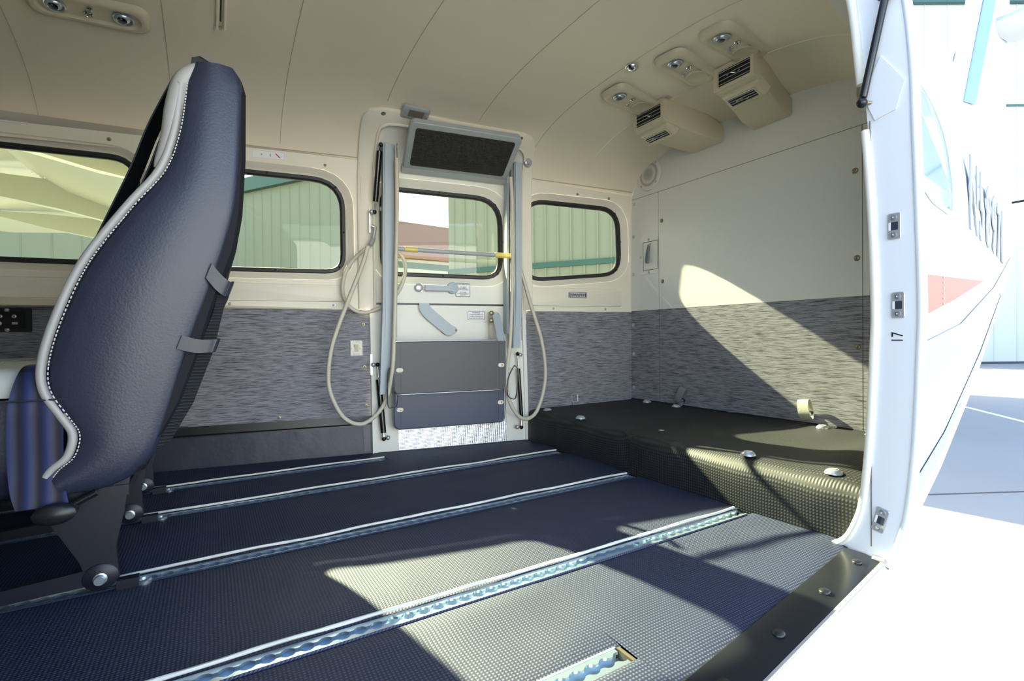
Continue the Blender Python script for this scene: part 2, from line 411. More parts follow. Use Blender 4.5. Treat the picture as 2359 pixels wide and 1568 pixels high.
# ================================================================== STRUCTURE
# ---- floor, mats and rails
RA, RB, RC, RD, RE = 1.798, 1.534, 1.151, 0.768, 0.512
X0, X1 = -1.3, 1.152
def sill_in(x): return 0.352 + 0.151 * x         # inner edge of the cargo-door sill
def floor_w(x): return Wd(x) - 0.022
floor = empty('floor', (0, 1.151, -0.012)); tag(floor, 'cabin floor of dark woven matting cut by five metal seat tracks', kind='structure')
b = MB(); b.grid(lambda x, q: Vector((x, (CY + floor_w(x) + 0.02) * q + sill_in(x) * (1 - q), -0.013)), arange(-2.0, 1.16, 12), [0, 1]); b.build('floor_board', 'raildark', floor)
HW = 0.0185
def mat_strip(xa, xb, ylo, yhi, seed):
    nx = max(4, int((xb - xa) / 0.022)); ny = 18; b = MB()
    def fn(x, q):
        y = ylo(x) * (1 - q) + yhi(x) * q; e = min(q, 1 - q)
        u = 0.0075 * max(0, N3(x * 3.1 + seed, y * 5.0, 2)) + 0.004 * N3(x * 9, y * 7 + seed, 5)
        return Vector((x, y, 0.002 + max(0, u) * min(1, e * 6) + 0.0015 * min(1, e * 20)))
    b.grid(fn, arange(xa, xb, nx), arange(0, 1, ny)); b.build('floor_mat', 'mat', floor, 60)
kf = lambda v: (lambda x: v)
mat_strip(X0, 0.548, kf(RA + HW), lambda x: CY + floor_w(x) + 0.006, 1)
mat_strip(X0, 0.548, kf(RB + HW), kf(RA - HW), 2)
mat_strip(0.548, X1 + 0.01, kf(RB + HW), lambda x: CY + floor_w(x) + 0.0, 2)
mat_strip(X0, X1 + 0.01, kf(RC + HW), kf(RB - HW), 3)
mat_strip(X0, X1 + 0.01, kf(RD + HW), kf(RC - HW), 4)
mat_strip(X0, 0.497, kf(RE + HW - 0.003), kf(RD - HW), 6)
mat_strip(0.497, X1 + 0.01, lambda x: sill_in(x), kf(RD - HW), 6)
mat_strip(X0, 0.497, lambda x: sill_in(x), kf(RE - HW + 0.003), 8)

def seat_track(y, xa, xb, phase, label, cord=True):
    root = empty('seat_track', ((xa + xb) / 2, y, -0.012)); tag(root, label, 'seat track', 'seat tracks in the floor')
    p = 0.0254; xs = []; k0 = int((xa - phase) / p) - 1; k1 = int((xb - phase) / p) + 1
    for k in range(k0, k1 + 1):
        c = phase + k * p
        for dx in (-0.0127, -0.0104, -0.0095, -0.0075, -0.004, 0, 0.004, 0.0075, 0.0095, 0.0104):
            if xa <= c + dx <= xb: xs.append((c + dx, max(0.0054, math.sqrt(max(0, 0.0105 ** 2 - dx * dx)))))
    b = MB()
    for sg in (1, -1):
        rows = []
        for x, s in xs: rows.append([Vector((x, y + sg * 0.0175, -0.010)), Vector((x, y + sg * 0.0175, 0.0025)), Vector((x, y + sg * s, 0.0025)), Vector((x, y + sg * s, -0.0015)), Vector((x, y + sg * 0.0135, -0.0015)), Vector((x, y + sg * 0.0135, -0.0105))])
        b.loft(rows, False, False, False)
    b.build('rail', 'alu2', root, 30)
    b = MB(); b.box(WORLD, xa, xb, y - 0.0135, y + 0.0135, -0.0118, -0.0095); b.build('slot', 'alu', root)
    if cord:
        b = MB(); pts = []; n = int((xb - xa) / 0.012)
        for i in range(n + 1):
            x = xa + (xb - xa) * i / n
            pts.append(Vector((x, y + 0.0225 + 0.0022 * N3(x * 9, y * 3), 0.0075 + 0.0035 * N3(x * 7, y * 9, 3))))
        b.tube(pts, 0.0031, 6); b.build('edge_cord', 'cord', root, 60)
        b = MB(); pts = [Vector((q.x, y - 0.0205, 0.0035)) for q in pts[::3]]; b.tube(pts, 0.0022, 5); b.build('edge_trim', 'mat', root, 60)
    return root
seat_track(RA, X0, 0.543, -0.0995, 'perforated metal seat track along the black kick panel, ending at the airstair door')
seat_track(RB, X0, 1.135, -0.1028, 'perforated metal seat track passing just in front of the airstair door')
seat_track(RC, X0, 1.135, 0.7353, 'perforated metal seat track along the middle of the floor, under the near seat foot')
seat_track(RD, X0, 1.135, 0.2147, 'perforated metal seat track crossing the sunlit patch of floor')
rE = seat_track(RE, X0, 0.488, 0.1, 'short seat track beside the cargo door sill with a brass-coloured end stop', False)
b = MB(); b.box(WORLD, 0.4885, 0.4945, RE - 0.0165, RE + 0.0165, -0.010, 0.003); b.build('end_stop', 'brass', rE)
b = MB(); b.box(WORLD, X0, 0.488, RE + 0.0175, RE + 0.0205, -0.01, 0.003); b.box(WORLD, X0, 0.488, RE - 0.0205, RE - 0.0175, -0.01, 0.003); b.build('edge_cord', 'cord', rE)

# ---- windows: outlines of the black frames in (x, z)
W1 = rquad([(-0.80, 0.700), (-0.20, 0.697), (-0.20, 1.066), (-0.80, 1.075)], [0.07, 0.075, 0.085, 0.07])
W2 = rquad([(-0.035, 0.692), (0.449, 0.695), (0.449, 1.057), (-0.035, 1.062)], [0.075, 0.075, 0.12, 0.075])
W3 = rquad([(0.575, 0.694), (1.078, 0.690), (1.078, 1.042), (0.575, 1.048)], [0.075, 0.09, 0.12, 0.075])
W4 = rquad([(1.170, 0.684), (1.664, 0.730), (1.656, 1.046), (1.178, 1.052)], [0.10, 0.10, 0.10, 0.10])
def window(idx, poly, label, d0=0.0, marg=0.026, mt='panel', depth=0.024):
    root = empty('window_%d' % idx, WP(sum(p[0] for p in poly) / len(poly), 0.69, 0)); tag(root, label, kind='structure')
    hole = offset(poly, -marg); P = lambda q, d: [WP(x, z, d0 + d) for x, z in q]
    b = MB(); b.loft([P(hole, 0.0005), P(offset(poly, -marg * 0.82), -0.003), P(offset(poly, -marg * 0.35), -depth * 0.72), P(poly, -depth), P(offset(poly, 0.006), -depth)], False, False); b.build('reveal', mt, root, 70)
    b = MB(); b.loft([P(poly, -depth - 0.006), P(poly, -depth + 0.006), P(offset(poly, 0.003), -depth + 0.010), P(offset(poly, 0.012), -depth + 0.010), P(offset(poly, 0.0165), -depth + 0.005), P(offset(poly, 0.018), -depth - 0.006)], False, False); b.build('frame', 'rubber', root, 40)
    b = MB(); b.add(P(offset(poly, 0.012), -depth - 0.002), [tuple(range(len(poly)))]); b.build('pane', 'glass', root)
    n = len(poly); scr = []
    for k in (3, 3 + 7, 3 + 14, 3 + 21):
        x, z = offset(poly, 0.007)[k]; scr.append(Fr(WP(x, z, d0 - depth + 0.010), WU, (0, 0, 1), WN))
    for (i, j) in ((6, 7), (13, 14), (20, 21), (27, 0)):
        q = offset(poly, 0.007); x, z = (q[i][0] + q[j][0]) / 2, (q[i][1] + q[j][1]) / 2; scr.append(Fr(WP(x, z, d0 - depth + 0.010), WU, (0, 0, 1), WN))
    screws(root, scr, 'blackpl'); return hole

# ---- starboard wall
wall = empty('wall_starboard', (0, CY + Wd(0), 0)); tag(wall, 'starboard cabin wall with cream window panels over grey streaked fabric', kind='structure')
H1 = window(1, W1, 'large black-framed cabin window behind the navy seat with the wing outside')
H2 = window(2, W2, 'black-framed cabin window between the navy seat and the airstair door')
H4 = window(4, W4, 'black-framed cabin window between the airstair door and the aft wall')
ZG, ZS = 0.559, 1.128
fl = lambda d: (lambda x, z: WP(x, z, d))
cdt_panel(fl(0), [(-2.0, ZG), (0.50, ZG), (0.50, ZS), (-2.0, ZS + 0.02)], [H1, H2], 'window_panel', 'panel', wall)
cdt_panel(fl(0), [(1.175, ZG), (1.70, ZG), (1.70, ZS - 0.03), (1.175, ZS - 0.005)], [H4], 'window_panel', 'panel', wall)
b = MB(); b.grid(lambda x, z: WP(x, z, 0.0), arange(-2.0, 0.536, 20), [0.14, 0.3, ZG]); b.build('fabric_panel', 'fabric', wall)
b = MB(); b.grid(lambda x, z: WP(x, z, 0.0), arange(1.14, 1.70, 8), [0.08, 0.15, 0.3, ZG]); b.build('fabric_panel', 'fabric', wall)
for (xa, xb, za, zb) in ((-0.80, -0.20, 0.585, 0.652), (-0.06, 0.438, 0.585, 0.650), (1.19, 1.645, 0.580, 0.662)):
    q = rr((xa + xb) / 2, (za + zb) / 2, xb - xa, zb - za, 0.008, 3)
    b = MB(); b.loft([[WP(x, z, 0) for x, z in q], [WP(x, z, 0.006) for x, z in offset(q, 0.002)], [WP(x, z, 0.008) for x, z in offset(q, 0.008)]], False); b.build('raised_panel', 'panel', wall, 50)
b = MB()
for xa, xb in ((-2.0, 0.50), (1.18, 1.70)):
    b.grid(lambda x, z: WP(x, z, 0.003), arange(xa, xb, 12), [ZG - 0.002, ZG + 0.021]); b.grid(lambda x, d: WP(x, ZG - 0.002, d), arange(xa, xb, 12), [0, 0.003]); b.grid(lambda x, d: WP(x, ZG + 0.021, d), arange(xa, xb, 12), [0, 0.003])
b.build('lower_rail', 'panel', wall)
b = MB()
for xa, xb in ((-2.0, 0.487), (1.19, 1.69)):
    b.grid(lambda x, d: WP(x, ZS + 0.008 - 0.02 * max(0, min(1, (x - 0.9) / 0.8)) + d, 0.0012), arange(xa, xb, 24), [-0.0018, 0.0012])
b.build('panel_joint', 'joint2', wall)
screws(wall, [SF(x, tz(x, z), 0.0005) for x, z in ((-0.278, 1.108), (0.375, 1.098), (0.513, 1.10), (0.511, 1.022), (-0.02, 1.10), (1.42, 1.086), (1.58, 1.08))], 'brass')
screws(wall, [WF(x, z, 0.0035) for x, z in ((0.06, 0.573), (0.40, 0.573), (0.50, 0.60), (1.30, 0.57), (1.56, 0.57), (-0.5, 0.573))], 'silver')
screws(wall, [WF(x, z, 0.001) for x, z in ((0.505, 0.50), (0.508, 0.335), (0.513, 0.185), (0.21, 0.158), (1.163, 0.345), (1.168, 0.20), (1.165, 0.60))], 'brass')
screws(wall, [WF(x, z, 0.001) for x, z in ((1.17, 0.655), (1.172, 0.87), (1.175, 1.03))], 'silver')
# kick panel under the fabric
b = MB(); b.grid(lambda x, z: WP(x, z, 0.004 if z > 0.115 else 0.0), arange(-2.0, 0.536, 8), [0.108, 0.112, 0.117, 0.146]); b.build('kick_rail', 'blackpl', wall)
b = MB(); b.grid(lambda x, z: WP(x, z, -0.002), arange(-2.0, 0.536, 40), arange(0.0, 0.110, 5)); b.build('kick_panel', 'kick', wall, 60)
b = MB(); b.grid(lambda x, z: WP(x, z, 0.0), [-0.155, -0.10, -0.05], [0.0, 0.108]); b.build('kick_patch', 'kick', wall)
b = MB(); b.grid(lambda x, z: WP(x, z, 0.001), [0.498, 0.507, 0.522], [0.012, 0.11]); b.build('end_strip', 'stepgrey', wall)
screws(wall, [WF(x, z, -0.012) for x, z in ((-0.135, 0.085), (-0.135, 0.04), (-0.065, 0.085), (-0.065, 0.04), (0.513, 0.03), (0.513, 0.08))], 'blackpl')

# ---- ceiling headliner
ceil = empty('ceiling', (0.4, CY, 1.35)); tag(ceil, 'curved beige leather headliner with stitched cross seams', kind='structure')
tp = lambda x: tz(x, 1.225)
xs = arange(-2.0, 0.5, 20) + arange(0.56, 1.43, 14) + arange(1.46, 1.70, 5)
b = MB(); b.grid(lambda x, q: skin(x, tz(x, 1.085) + (1 - tz(x, 1.085)) * q, -0.003 * max(0, 1 - q * 8)), xs, arange(0, 1, 30)); b.grid(lambda x, q: skin(x, 1 + (tp(x) - 1) * q, 0, -1), xs, arange(0, 1, 20)); b.build('headliner', 'liner', ceil, 60)
for sx in (-0.452, -0.10, 0.222, 0.545, 0.885, 1.155):
    b = MB(); ts = arange(0.20, 1.0, 40); t1 = 0.54 if 0.5 < sx < 1.1 else 0.2
    P = [skin(sx, t1 + (1 - t1) * q / 30.0, 0.0005) for q in range(31)] + [skin(sx, 1 - (1 - tp(sx)) * q / 20.0, 0.0005, -1) for q in range(1, 21)]
    b.tube(P, 0.0011, 5); b.build('stitched_seam', 'liner_line', ceil, 60)
# rolled edge where the headliner drops to the aft bulkhead
P = [skin(1.437, 0.33 + 0.67 * q / 30.0, 0.000) for q in range(31)] + [skin(1.437, 1 - (1 - tp(1.437)) * q / 20.0, 0.000, -1) for q in range(1, 21)]
b = MB(); b.tube(P, 0.0032, 6); b.build('rolled_edge', 'liner', ceil, 60)
# zip in the headliner
zp = [skin(0.034, 0.722 + 0.26 * q / 10.0, 0.002) for q in range(11)]
for dx in (-0.009, 0.009): b = MB(); b.tube([p + Vector((dx, 0, 0)) for p in zp], 0.0042, 6); b.build('zip_placket', 'liner', ceil, 60)
b = MB(); b.tube([p + Vector((0, 0, 0.001)) for p in zp[1:]], 0.0022, 5); b.build('zip', 'webblack', ceil)
f = SF(0.034, 0.716, 0.002); b = MB(); b.prism(f, [(-0.013, -0.010), (0.013, -0.010), (0.015, 0.012), (-0.015, 0.012)], 0, 0.003); b.build('zip_end', 'liner', ceil)
b = MB(); b.box(SF(0.034, 0.728, 0.004), -0.003, 0.003, -0.006, 0.006, 0, 0.003); b.build('zip_pull', 'brass', ceil)

# ---- aft wall
aft = empty('wall_aft', (AX, CY, 0)); tag(aft, 'aft cabin wall of white panels above grey streaked fabric', kind='structure')
ZA, ZAT = 0.561, 1.080
def wl(z): return sec(AX, tz(AX, z))[0]
ring = [(CY + wl(z), z) for z in arange(0.0, 1.08, 6)]
b = MB(); ts = arange(tz(AX, ZAT), 1, 24)
top = [skin(AX, t) for t in ts] + [skin(AX, t, 0, -1) for t in reversed(ts[:-1])]
b.add([(AX, p.y, p.z) for p in top], [tuple(range(len(top)))]); b.build('header_panel', 'panel2', aft)
yc = (CY + Wd(AX), 1.546, 0.742, CY - Wd(AX))
for k in range(3):
    ya, yb = yc[k], yc[k + 1]; g = 0.0012; hole = []
    if k == 0:
        outer = [(ya, ZA), (yb + g, ZA), (yb + g, ZAT - 0.001), (ya - 0.012, ZAT - 0.001)]
    else: outer = [(ya - g, ZA), (yb + (g if k == 1 else 0), ZA), (yb + (g if k == 1 else 0), ZAT - 0.001), (ya - g, ZAT - 0.001)]
    b = MB(); b.loft([[Vector((AX, y, z)) for y, z in outer], [Vector((AX - 0.002, y, z)) for y, z in offset(outer, 0.001) if True]] if k == 9 else [[Vector((AX, y, z)) for y, z in outer], [Vector((AX - 0.002, y, z)) for y, z in outer]]); b.build('white_panel', 'panel2', aft)
    b = MB(); b.box(WORLD, AX - 0.0022, AX + 0.01, min(ya - g, yb + g), max(ya - g, yb + g), 0.10, ZA - 0.0015); b.build('fabric_panel', 'fabric', aft)
b = MB(); b.box(WORLD, AX + 0.0005, AX + 0.004, yc[3], yc[0], 0.1, ZAT); b.build('panel_gap', 'seam', aft)
b = MB(); b.box(WORLD, AX - 0.0014, AX + 0.004, yc[3] + 0.02, yc[0] - 0.008, ZAT - 0.0012, ZAT + 0.0012); b.build('header_joint', 'seam', aft)
screws(aft, [AF(y, z, 0.0025) for y, z in ((1.690, 1.058), (1.698, 0.907), (1.70, 0.732), (1.703, 0.496), (1.701, 0.36), (1.703, 0.204))], 'bigsilver')
screws(aft, [AF(y, z, 0.0025) for y, z in ((1.528, 0.949), (1.525, 0.683), (1.528, 0.41), (0.761, 0.946), (0.757, 0.678), (0.755, 0.405))], 'big')

# ---- port wall pieces beside the cargo door opening
port = empty('wall_port', (1.4, CY - Wd(1.4), 0)); tag(port, 'short port wall between the cargo door and the aft wall', kind='structure')
b = MB(); b.grid(lambda x, z: skin(x, tz(x, z), 0.0, -1), arange(1.14, 1.70, 6), [0.1, 0.2, 0.4, 0.6, 0.8, 0.95, 1.05, 1.1, 1.15, 1.19, 1.2251]); b.build('wall_panel', 'panel2', port, 50)
b = MB(); b.grid(lambda x, z: skin(x, tz(x, z), 0.0, -1), arange(-2.0, -0.22, 6), [0, 0.2, 0.4, 0.6, 0.8, 0.95, 1.05, 1.1, 1.15, 1.19, 1.2251]); b.build('wall_panel', 'panel', port, 50)
fwd = empty('forward_light_closure', (-2.0, CY, 0)); tag(fwd, 'unseen panel added across the cabin, short of its forward end, to block light', kind='structure')  # added out of view to keep stray light out; the cabin runs further
b = MB(); b.add([Vector((-2.0, p.y, p.z)) for p in [skin(-2, t) for t in arange(-1, 1, 40)] + [skin(-2, t, 0, -1) for t in arange(1, -1, 40)]], [tuple(range(82))]); b.build('closing_panel', 'panel', fwd)

# ================================================================== CARGO PLATFORM
def bz(x): return 0.130 + 0.016 * (x - 1.2) / 0.5
prof = [(1.150, -0.004), (1.149, 0.03), (1.149, 0.06), (1.150, 0.088), (1.154, 0.104), (1.163, 0.118), (1.178, 0.127), (1.20, 0.131), (1.23, 0.132), (1.27, 0.133), (1.32, 0.134), (1.38, 0.136), (1.44, 0.138), (1.50, 0.140), (1.56, 0.142), (1.62, 0.144), (1.66, 0.145), (1.69, 0.147), (1.698, 0.152)]
plat = empty('cargo_platform', (1.42, CY, 0)); tag(plat, 'low cargo platform under a black woven mesh cover against the aft wall', 'platform')
ys = arange(-1, 1, 70)
def platpt(i, q):
    x, z = prof[int(i)]; hw = Wd(x) - 0.004
    if q > 0.86 and i < 12: x += 0.03 * ((q - 0.86) / 0.14) ** 2 * 0.6
    y = CY + q * hw; edge = min(1, (1 - abs(q)) * 10)
    top = max(0.0, min(1, (z - 0.09) / 0.03))
    z2 = z + (0.006 * N3(x * 4, y * 5, 7) + 0.004 * N3(x * 9, y * 8, 1)) * edge * (0.35 + 0.65 * top) * (1 if 0 < i < 17 else 0.2)
    x2 = x + (0.007 * N3(y * 6, z * 6, 3) + 0.004 * N3(y * 14, z * 5, 9)) * (1 - top) * (0.25 if z < 0.02 else 1)
    c = math.exp(-((y - 1.195) / 0.012) ** 2)
    x2 += 0.010 * c * (1 - top * 0.6) * (1 if z > 0.05 else z / 0.05); z2 -= 0.004 * c * top * (1 if x < 1.2 else 0.3)
    if q < -0.62 and top > 0.5: z2 += 0.012 * math.sin((x - 1.15) / 0.5 * PI) * math.exp(-((q + 0.86) / 0.1) ** 2)
    return Vector((x2, y, z2))
b = MB(); b.grid(platpt, range(len(prof)), ys); b.build('mesh_cover', 'cover', plat, 75)
# tie-down rings
def tiedown_mesh():
    b = MB(); r = 0.0185
    b.lathe(WORLD, [(r, 0), (r * 0.98, 0.0022), (r * 0.86, 0.0062), (r * 0.62, 0.0094), (0.0095, 0.0104), (0.0088, 0.0102), (0.0085, 0.003), (0.0001, 0.003)], 24)
    return b.mesh('tiedown', 'silver')
_td = tiedown_mesh(); sm(_td, 50)
def barm():
    b = MB(); b.prism(WORLD, rr(0, 0, 0.0052, 0.021, 0.002, 3), 0.003, 0.0112); return b.mesh('cross_bar', 'silver')
_bar = barm()
def padm():
    b = MB(); b.prism(WORLD, rr(0, 0, 0.011, 0.016, 0.003, 3), 0.0, 0.0032); return b.mesh('slot', 'raildark')
_pad = padm()
TD = [(1.21, 1.715, 20, 'silver tie-down ring on the platform front edge, nearest the airstair door'), (1.20, 1.485, 10, 'silver tie-down ring on the platform front edge, second from the airstair door'),
      (1.665, 1.590, 30, 'silver tie-down ring at the back of the platform, closest to the wall corner'), (1.655, 1.418, 15, 'silver tie-down ring at the back of the platform beside the dark grey strap loop'),
      (1.195, 0.790, 40, 'bright tie-down ring on the sunlit front lip of the platform, further from the cargo door'), (1.655, 0.838, 25, 'sunlit tie-down ring at the back of the platform under the pale strap loop'),
      (1.195, 0.582, 60, 'large sunlit tie-down ring at the platform corner by the cargo door jamb'), (1.655, 0.700, 10, 'tie-down ring half hidden by the cargo door jamb at the back of the platform')]
for x, y, a, lb in TD:
    root = empty('tie_down_ring', (x, y, bz(x))); tag(root, lb, 'tie-down', 'tie-down rings on the cargo platform')
    A = R(a); fr = Fr((x, y, bz(x) + 0.003), (math.cos(A), math.sin(A), 0), (-math.sin(A), math.cos(A), 0), (0, 0, 1))
    inst('dome', _td, fr, root); inst('cross_bar', _bar, fr, root); inst('slot', _pad, fr, root)
# strap loops on the aft wall
def strap_loop(y, z, w, h, mt, label, tilt):
    root = empty('strap_loop', (AX - 0.003, y, z)); tag(root, label, 'strap loop', 'strap loops on the aft wall')
    f0 = AF(y, z, 0.003); ca, sa = math.cos(tilt), math.sin(tilt)
    fr = Fr(f0.o, f0.U * ca + f0.V * sa, f0.V * ca - f0.U * sa, f0.N)
    path = [(0.0, 0.004), (-h * 0.30, 0.010), (-h * 0.30 + 0.004, 0.020), (0, 0.030), (h * 0.55, 0.028), (h * 0.72, 0.020), (h * 0.60, 0.010), (h * 0.1, 0.004)]
    pts = catmull([fr.p(0, q, c) for q, c in path], 5)
    nrm = [(pts[min(i + 1, len(pts) - 1)] - pts[max(i - 1, 0)]).normalized().cross(fr.U) for i in range(len(pts))]
    b = MB(); b.ribbon(pts, [fr.U * w] * len(pts), [n_ * 0.0025 for n_ in nrm]); b.build('webbing', mt, root, 40)
    b = MB(); b.lathe(fr, [(0.011, 0.002), (0.011, 0.005), (0.0085, 0.0065), (0.003, 0.007), (0.001, 0.0055)], 14, w * 0.2, -0.002); b.build('snap', 'blackpl', root, 40)
    b = MB(); b.lathe(fr, [(0.005, 0.0068), (0.005, 0.0085), (0.001, 0.009)], 10, w * 0.2, -0.002); b.build('rivet', 'silver', root, 40)
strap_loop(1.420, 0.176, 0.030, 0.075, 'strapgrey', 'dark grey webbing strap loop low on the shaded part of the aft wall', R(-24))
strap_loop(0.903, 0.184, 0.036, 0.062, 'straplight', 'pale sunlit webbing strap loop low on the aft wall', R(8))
# recessed latch box in the aft wall
lb = empty('latch_box', (AX - 0.002, 1.602, 0.805)); tag(lb, 'square recessed cream latch box with a hanging pull loop on the aft wall', 'latch box')
f0 = AF(1.602, 0.805, 0.002)
b = MB(); b.ringplate(f0, rr(0, 0, 0.106, 0.162, 0.003, 2), rr(0.008, 0, 0.088, 0.130, 0.002, 2), 0, 0.003); b.build('rim', 'panel2', lb)
b = MB(); b.ringplate(f0, rr(0.008, 0, 0.092, 0.134, 0.002, 2), rr(0.008, 0, 0.082, 0.124, 0.002, 2), 0, 0.0012); b.build('shadow_gap', 'seam', lb)
b = MB(); b.prism(f0, rr(0.008, 0, 0.082, 0.124, 0.002, 2), 0, 0.0015); b.build('lid', 'panel2', lb)
pth = catmull([f0.p(0.004, 0.05, 0.004), f0.p(-0.004, 0.02, 0.008), f0.p(-0.012, -0.02, 0.008), f0.p(-0.003, -0.034, 0.010), f0.p(0.006, -0.02, 0.010), f0.p(0.005, 0.02, 0.008), f0.p(0.006, 0.05, 0.006)], 5)
b = MB(); b.ribbon(pth, [f0.N * 0.012] * len(pth), [f0.U * 0.0022] * len(pth)); b.build('pull_loop', 'strapgrey', lb, 40)
b = MB(); b.prism(f0, rr(0.005, 0.048, 0.014, 0.012, 0.002, 2), 0.001, 0.010); b.build('clip', 'silver', lb)
screws(lb, [AF(1.602 - a, 0.805 + c, 0.0052) for a, c in ((0.0, 0.074), (0.0, -0.074), (-0.048, 0.0))], 'silver')

# small buckle frame low on the starboard wall
bk_ = empty('wall_buckle', WF(1.40, 0.165).o); tag(bk_, 'small dark wire buckle low on the grey wall above the cargo platform', 'buckle')
f = WF(1.40, 0.168, 0.006); b = MB(); b.tube([f.p(a, c, 0) for a, c in rr(0, 0, 0.030, 0.034, 0.004, 3)], 0.0016, 6, closed=True); b.build('frame', 'silver', bk_, 50)
b = MB(); b.box(f, -0.012, 0.012, -0.034, -0.012, -0.004, 0.001); b.build('tab', 'strapgrey', bk_)
# speakers
def speaker(y, z, label, brand=True):
    root = empty('speaker', (AX - 0.002, y, z)); tag(root, label, 'speaker', 'round speakers on the aft wall'); f = AF(y, z, 0.001)
    b = MB(); b.lathe(f, [(0.071, 0), (0.071, 0.003), (0.068, 0.006), (0.055, 0.007), (0.052, 0.005)], 36, cap1=False); b.build('bezel', 'panel2', root, 50)
    b = MB(); b.lathe(f, [(0.053, 0.0045), (0.04, 0.007), (0.02, 0.0085), (0.0005, 0.009)], 32); b.build('grille', 'grille', root, 60)
    screws(root, [Fr(f.p(0.061 * math.cos(a), 0.061 * math.sin(a), 0.0062), f.U, f.V, f.N) for a in (R(45), R(135), R(225), R(315))], 'silver')
m = mat('grille', C(196, 194, 184), 0.5); n = m.node_tree.nodes; l = m.node_tree.links
tc = n.new('ShaderNodeTexCoord'); v = n.new('ShaderNodeTexVoronoi'); v.inputs['Scale'].default_value = 300; v.inputs['Randomness'].default_value = 0
rp = n.new('ShaderNodeValToRGB'); rp.color_ramp.elements[0].position = 0.36; rp.color_ramp.elements[0].color = C(120, 118, 108); rp.color_ramp.elements[1].position = 0.48; rp.color_ramp.elements[1].color = C(206, 204, 194)
l.new(tc.outputs['Object'], v.inputs['Vector']); l.new(v.outputs['Distance'], rp.inputs[0]); l.new(rp.outputs[0], n['Principled BSDF'].inputs['Base Color']); M['grille'] = m
speaker(1.598, 1.170, 'round perforated speaker high in the corner by the starboard windows')
speaker(0.704, 1.180, 'round perforated speaker half hidden behind the cargo door jamb')

# ================================================================== AIRSTAIR DOOR
door = empty('door_1', (0.845, CY + Wd(0.845), 0)); tag(door, 'two-piece airstair door with folded steps, cables and a window in its upper half', kind='structure')
H3 = window(3, W3, 'black-framed window in the upper half of the airstair door', 0.004, 0.032, 'doorskin')
DX0, DX1 = 0.545, 1.148
otl = [(DX0, T(0.585)), (DX1, T(0.585)), (DX1, 0.18), (1.128, 0.36), (1.09, 0.415), (0.60, 0.425), (0.562, 0.39), (DX0, 0.33)]
cdt_panel(lambda x, t: skin(x, t, 0.004), otl, [[(x, tz(x, z)) for x, z in H3]], 'upper_panel', 'doorskin', door, 0.05)
b = MB(); b.grid(lambda x, z: WP(x, z, 0.004), arange(DX0, DX1, 10), [0.0, 0.2, 0.42, 0.577]); b.build('lower_panel', 'doorskin', door)
b = MB(); b.grid(lambda x, z: WP(x, z, 0.0015), arange(DX0, DX1, 10), [0.572, 0.59]); b.build('door_joint', 'blackpl', door)
for xa, xb in ((DX0, 0.624), (1.066, DX1)):
    b = MB(); b.loft([[WP(x, z, d) for x, z in ((xa, 0.0), (xb, 0.0), (xb, 0.43), (xa, 0.43))] for d in (0.004, 0.010)]); b.build('side_plate', 'greyframe' if False else 'doorskin', door)
b = MB(); b.grid(lambda x, z: WP(x, z, 0.012), arange(0.624, 1.066, 8), [0.004, 0.20]); b.build('diamond_plate', 'diamond', door)
# frame round the door
def path(pts, r=0.05, n=5):
    out = [pts[0]]
    for i in range(1, len(pts) - 1):
        p0, p1, p2 = Vector(pts[i - 1]), Vector(pts[i]), Vector(pts[i + 1]); d0, d1 = (p0 - p1), (p2 - p1); k = min(r, d0.length * 0.49, d1.length * 0.49); d0.normalize(); d1.normalize()
        for j in range(n + 1):
            t = j / n; q = p1 + d0 * k * (1 - t) ** 2 + d1 * k * t ** 2; out.append((q.x, q.y))
    out.append(pts[-1]); return out
def dens(P, n=60):
    L = [0]
    for i in range(1, len(P)): L.append(L[-1] + (Vector(P[i]) - Vector(P[i - 1])).length)
    out = []; j = 0
    for k in range(n + 1):
        s = L[-1] * k / n
        while j < len(L) - 2 and L[j + 1] < s: j += 1
        t = (s - L[j]) / max(1e-9, L[j + 1] - L[j]); out.append((P[j][0] + (P[j + 1][0] - P[j][0]) * t, P[j][1] + (P[j + 1][1] - P[j][1]) * t))
    return out
po = dens(path([(0.487, T(0.56)), (0.487, 0.16), (0.474, 0.50), (0.86, 0.513), (1.125, 0.535), (1.165, 0.40), (1.196, 0.15), (1.200, T(0.56))], 0.07))
pi_ = dens(path([(DX0, T(0.56)), (DX0, 0.16), (0.542, 0.42), (0.84, 0.432), (1.108, 0.425), (1.133, 0.33), (1.148, 0.12), (1.150, T(0.56))], 0.05))
b = MB(); b.loft([[skin(x, t, 0.0) for x, t in po], [skin(x, t, 0.009) for x, t in po], [skin(x + (x2 - x) * 0.06, t + (t2 - t) * 0.06, 0.012) for (x, t), (x2, t2) in zip(po, pi_)], [skin(x, t, 0.012) for x, t in pi_], [skin(x, t, 0.002) for x, t in pi_]], False, False, False); b.build('door_surround', 'panel', door, 45)
b = MB(); b.tube([skin(x, t, 0.013) for x, t in pi_], 0.0058, 8); b.build('door_welt', 'panel', door, 60)
for xa, xb in ((0.526, 0.545), (1.148, 1.163)):
    b = MB(); b.loft([[WP(x, z, d) for x, z in ((xa, 0.0), (xb, 0.0), (xb, 0.56), (xa, 0.56))] for d in (0.0, 0.014)]); b.build('jamb_strip', 'doorskin', door)
screws(door, [SF(x, t, 0.012) for x, t in ((0.543, 0.478), (0.838, 0.490), (1.072, 0.498))], 'big')
b = MB(); b.prism(Fr((0, 0, 0), (1, 0, 0), (0, 1, 0), (0, 0, 1)), [(0.53, CY + floor_w(0.53) - 0.012), (1.165, CY + floor_w(1.165) - 0.012), (1.165, CY + Wd(1.165)), (0.53, CY + Wd(0.53))], -0.004, 0.0055); b.build('threshold', 'blackpl', door)
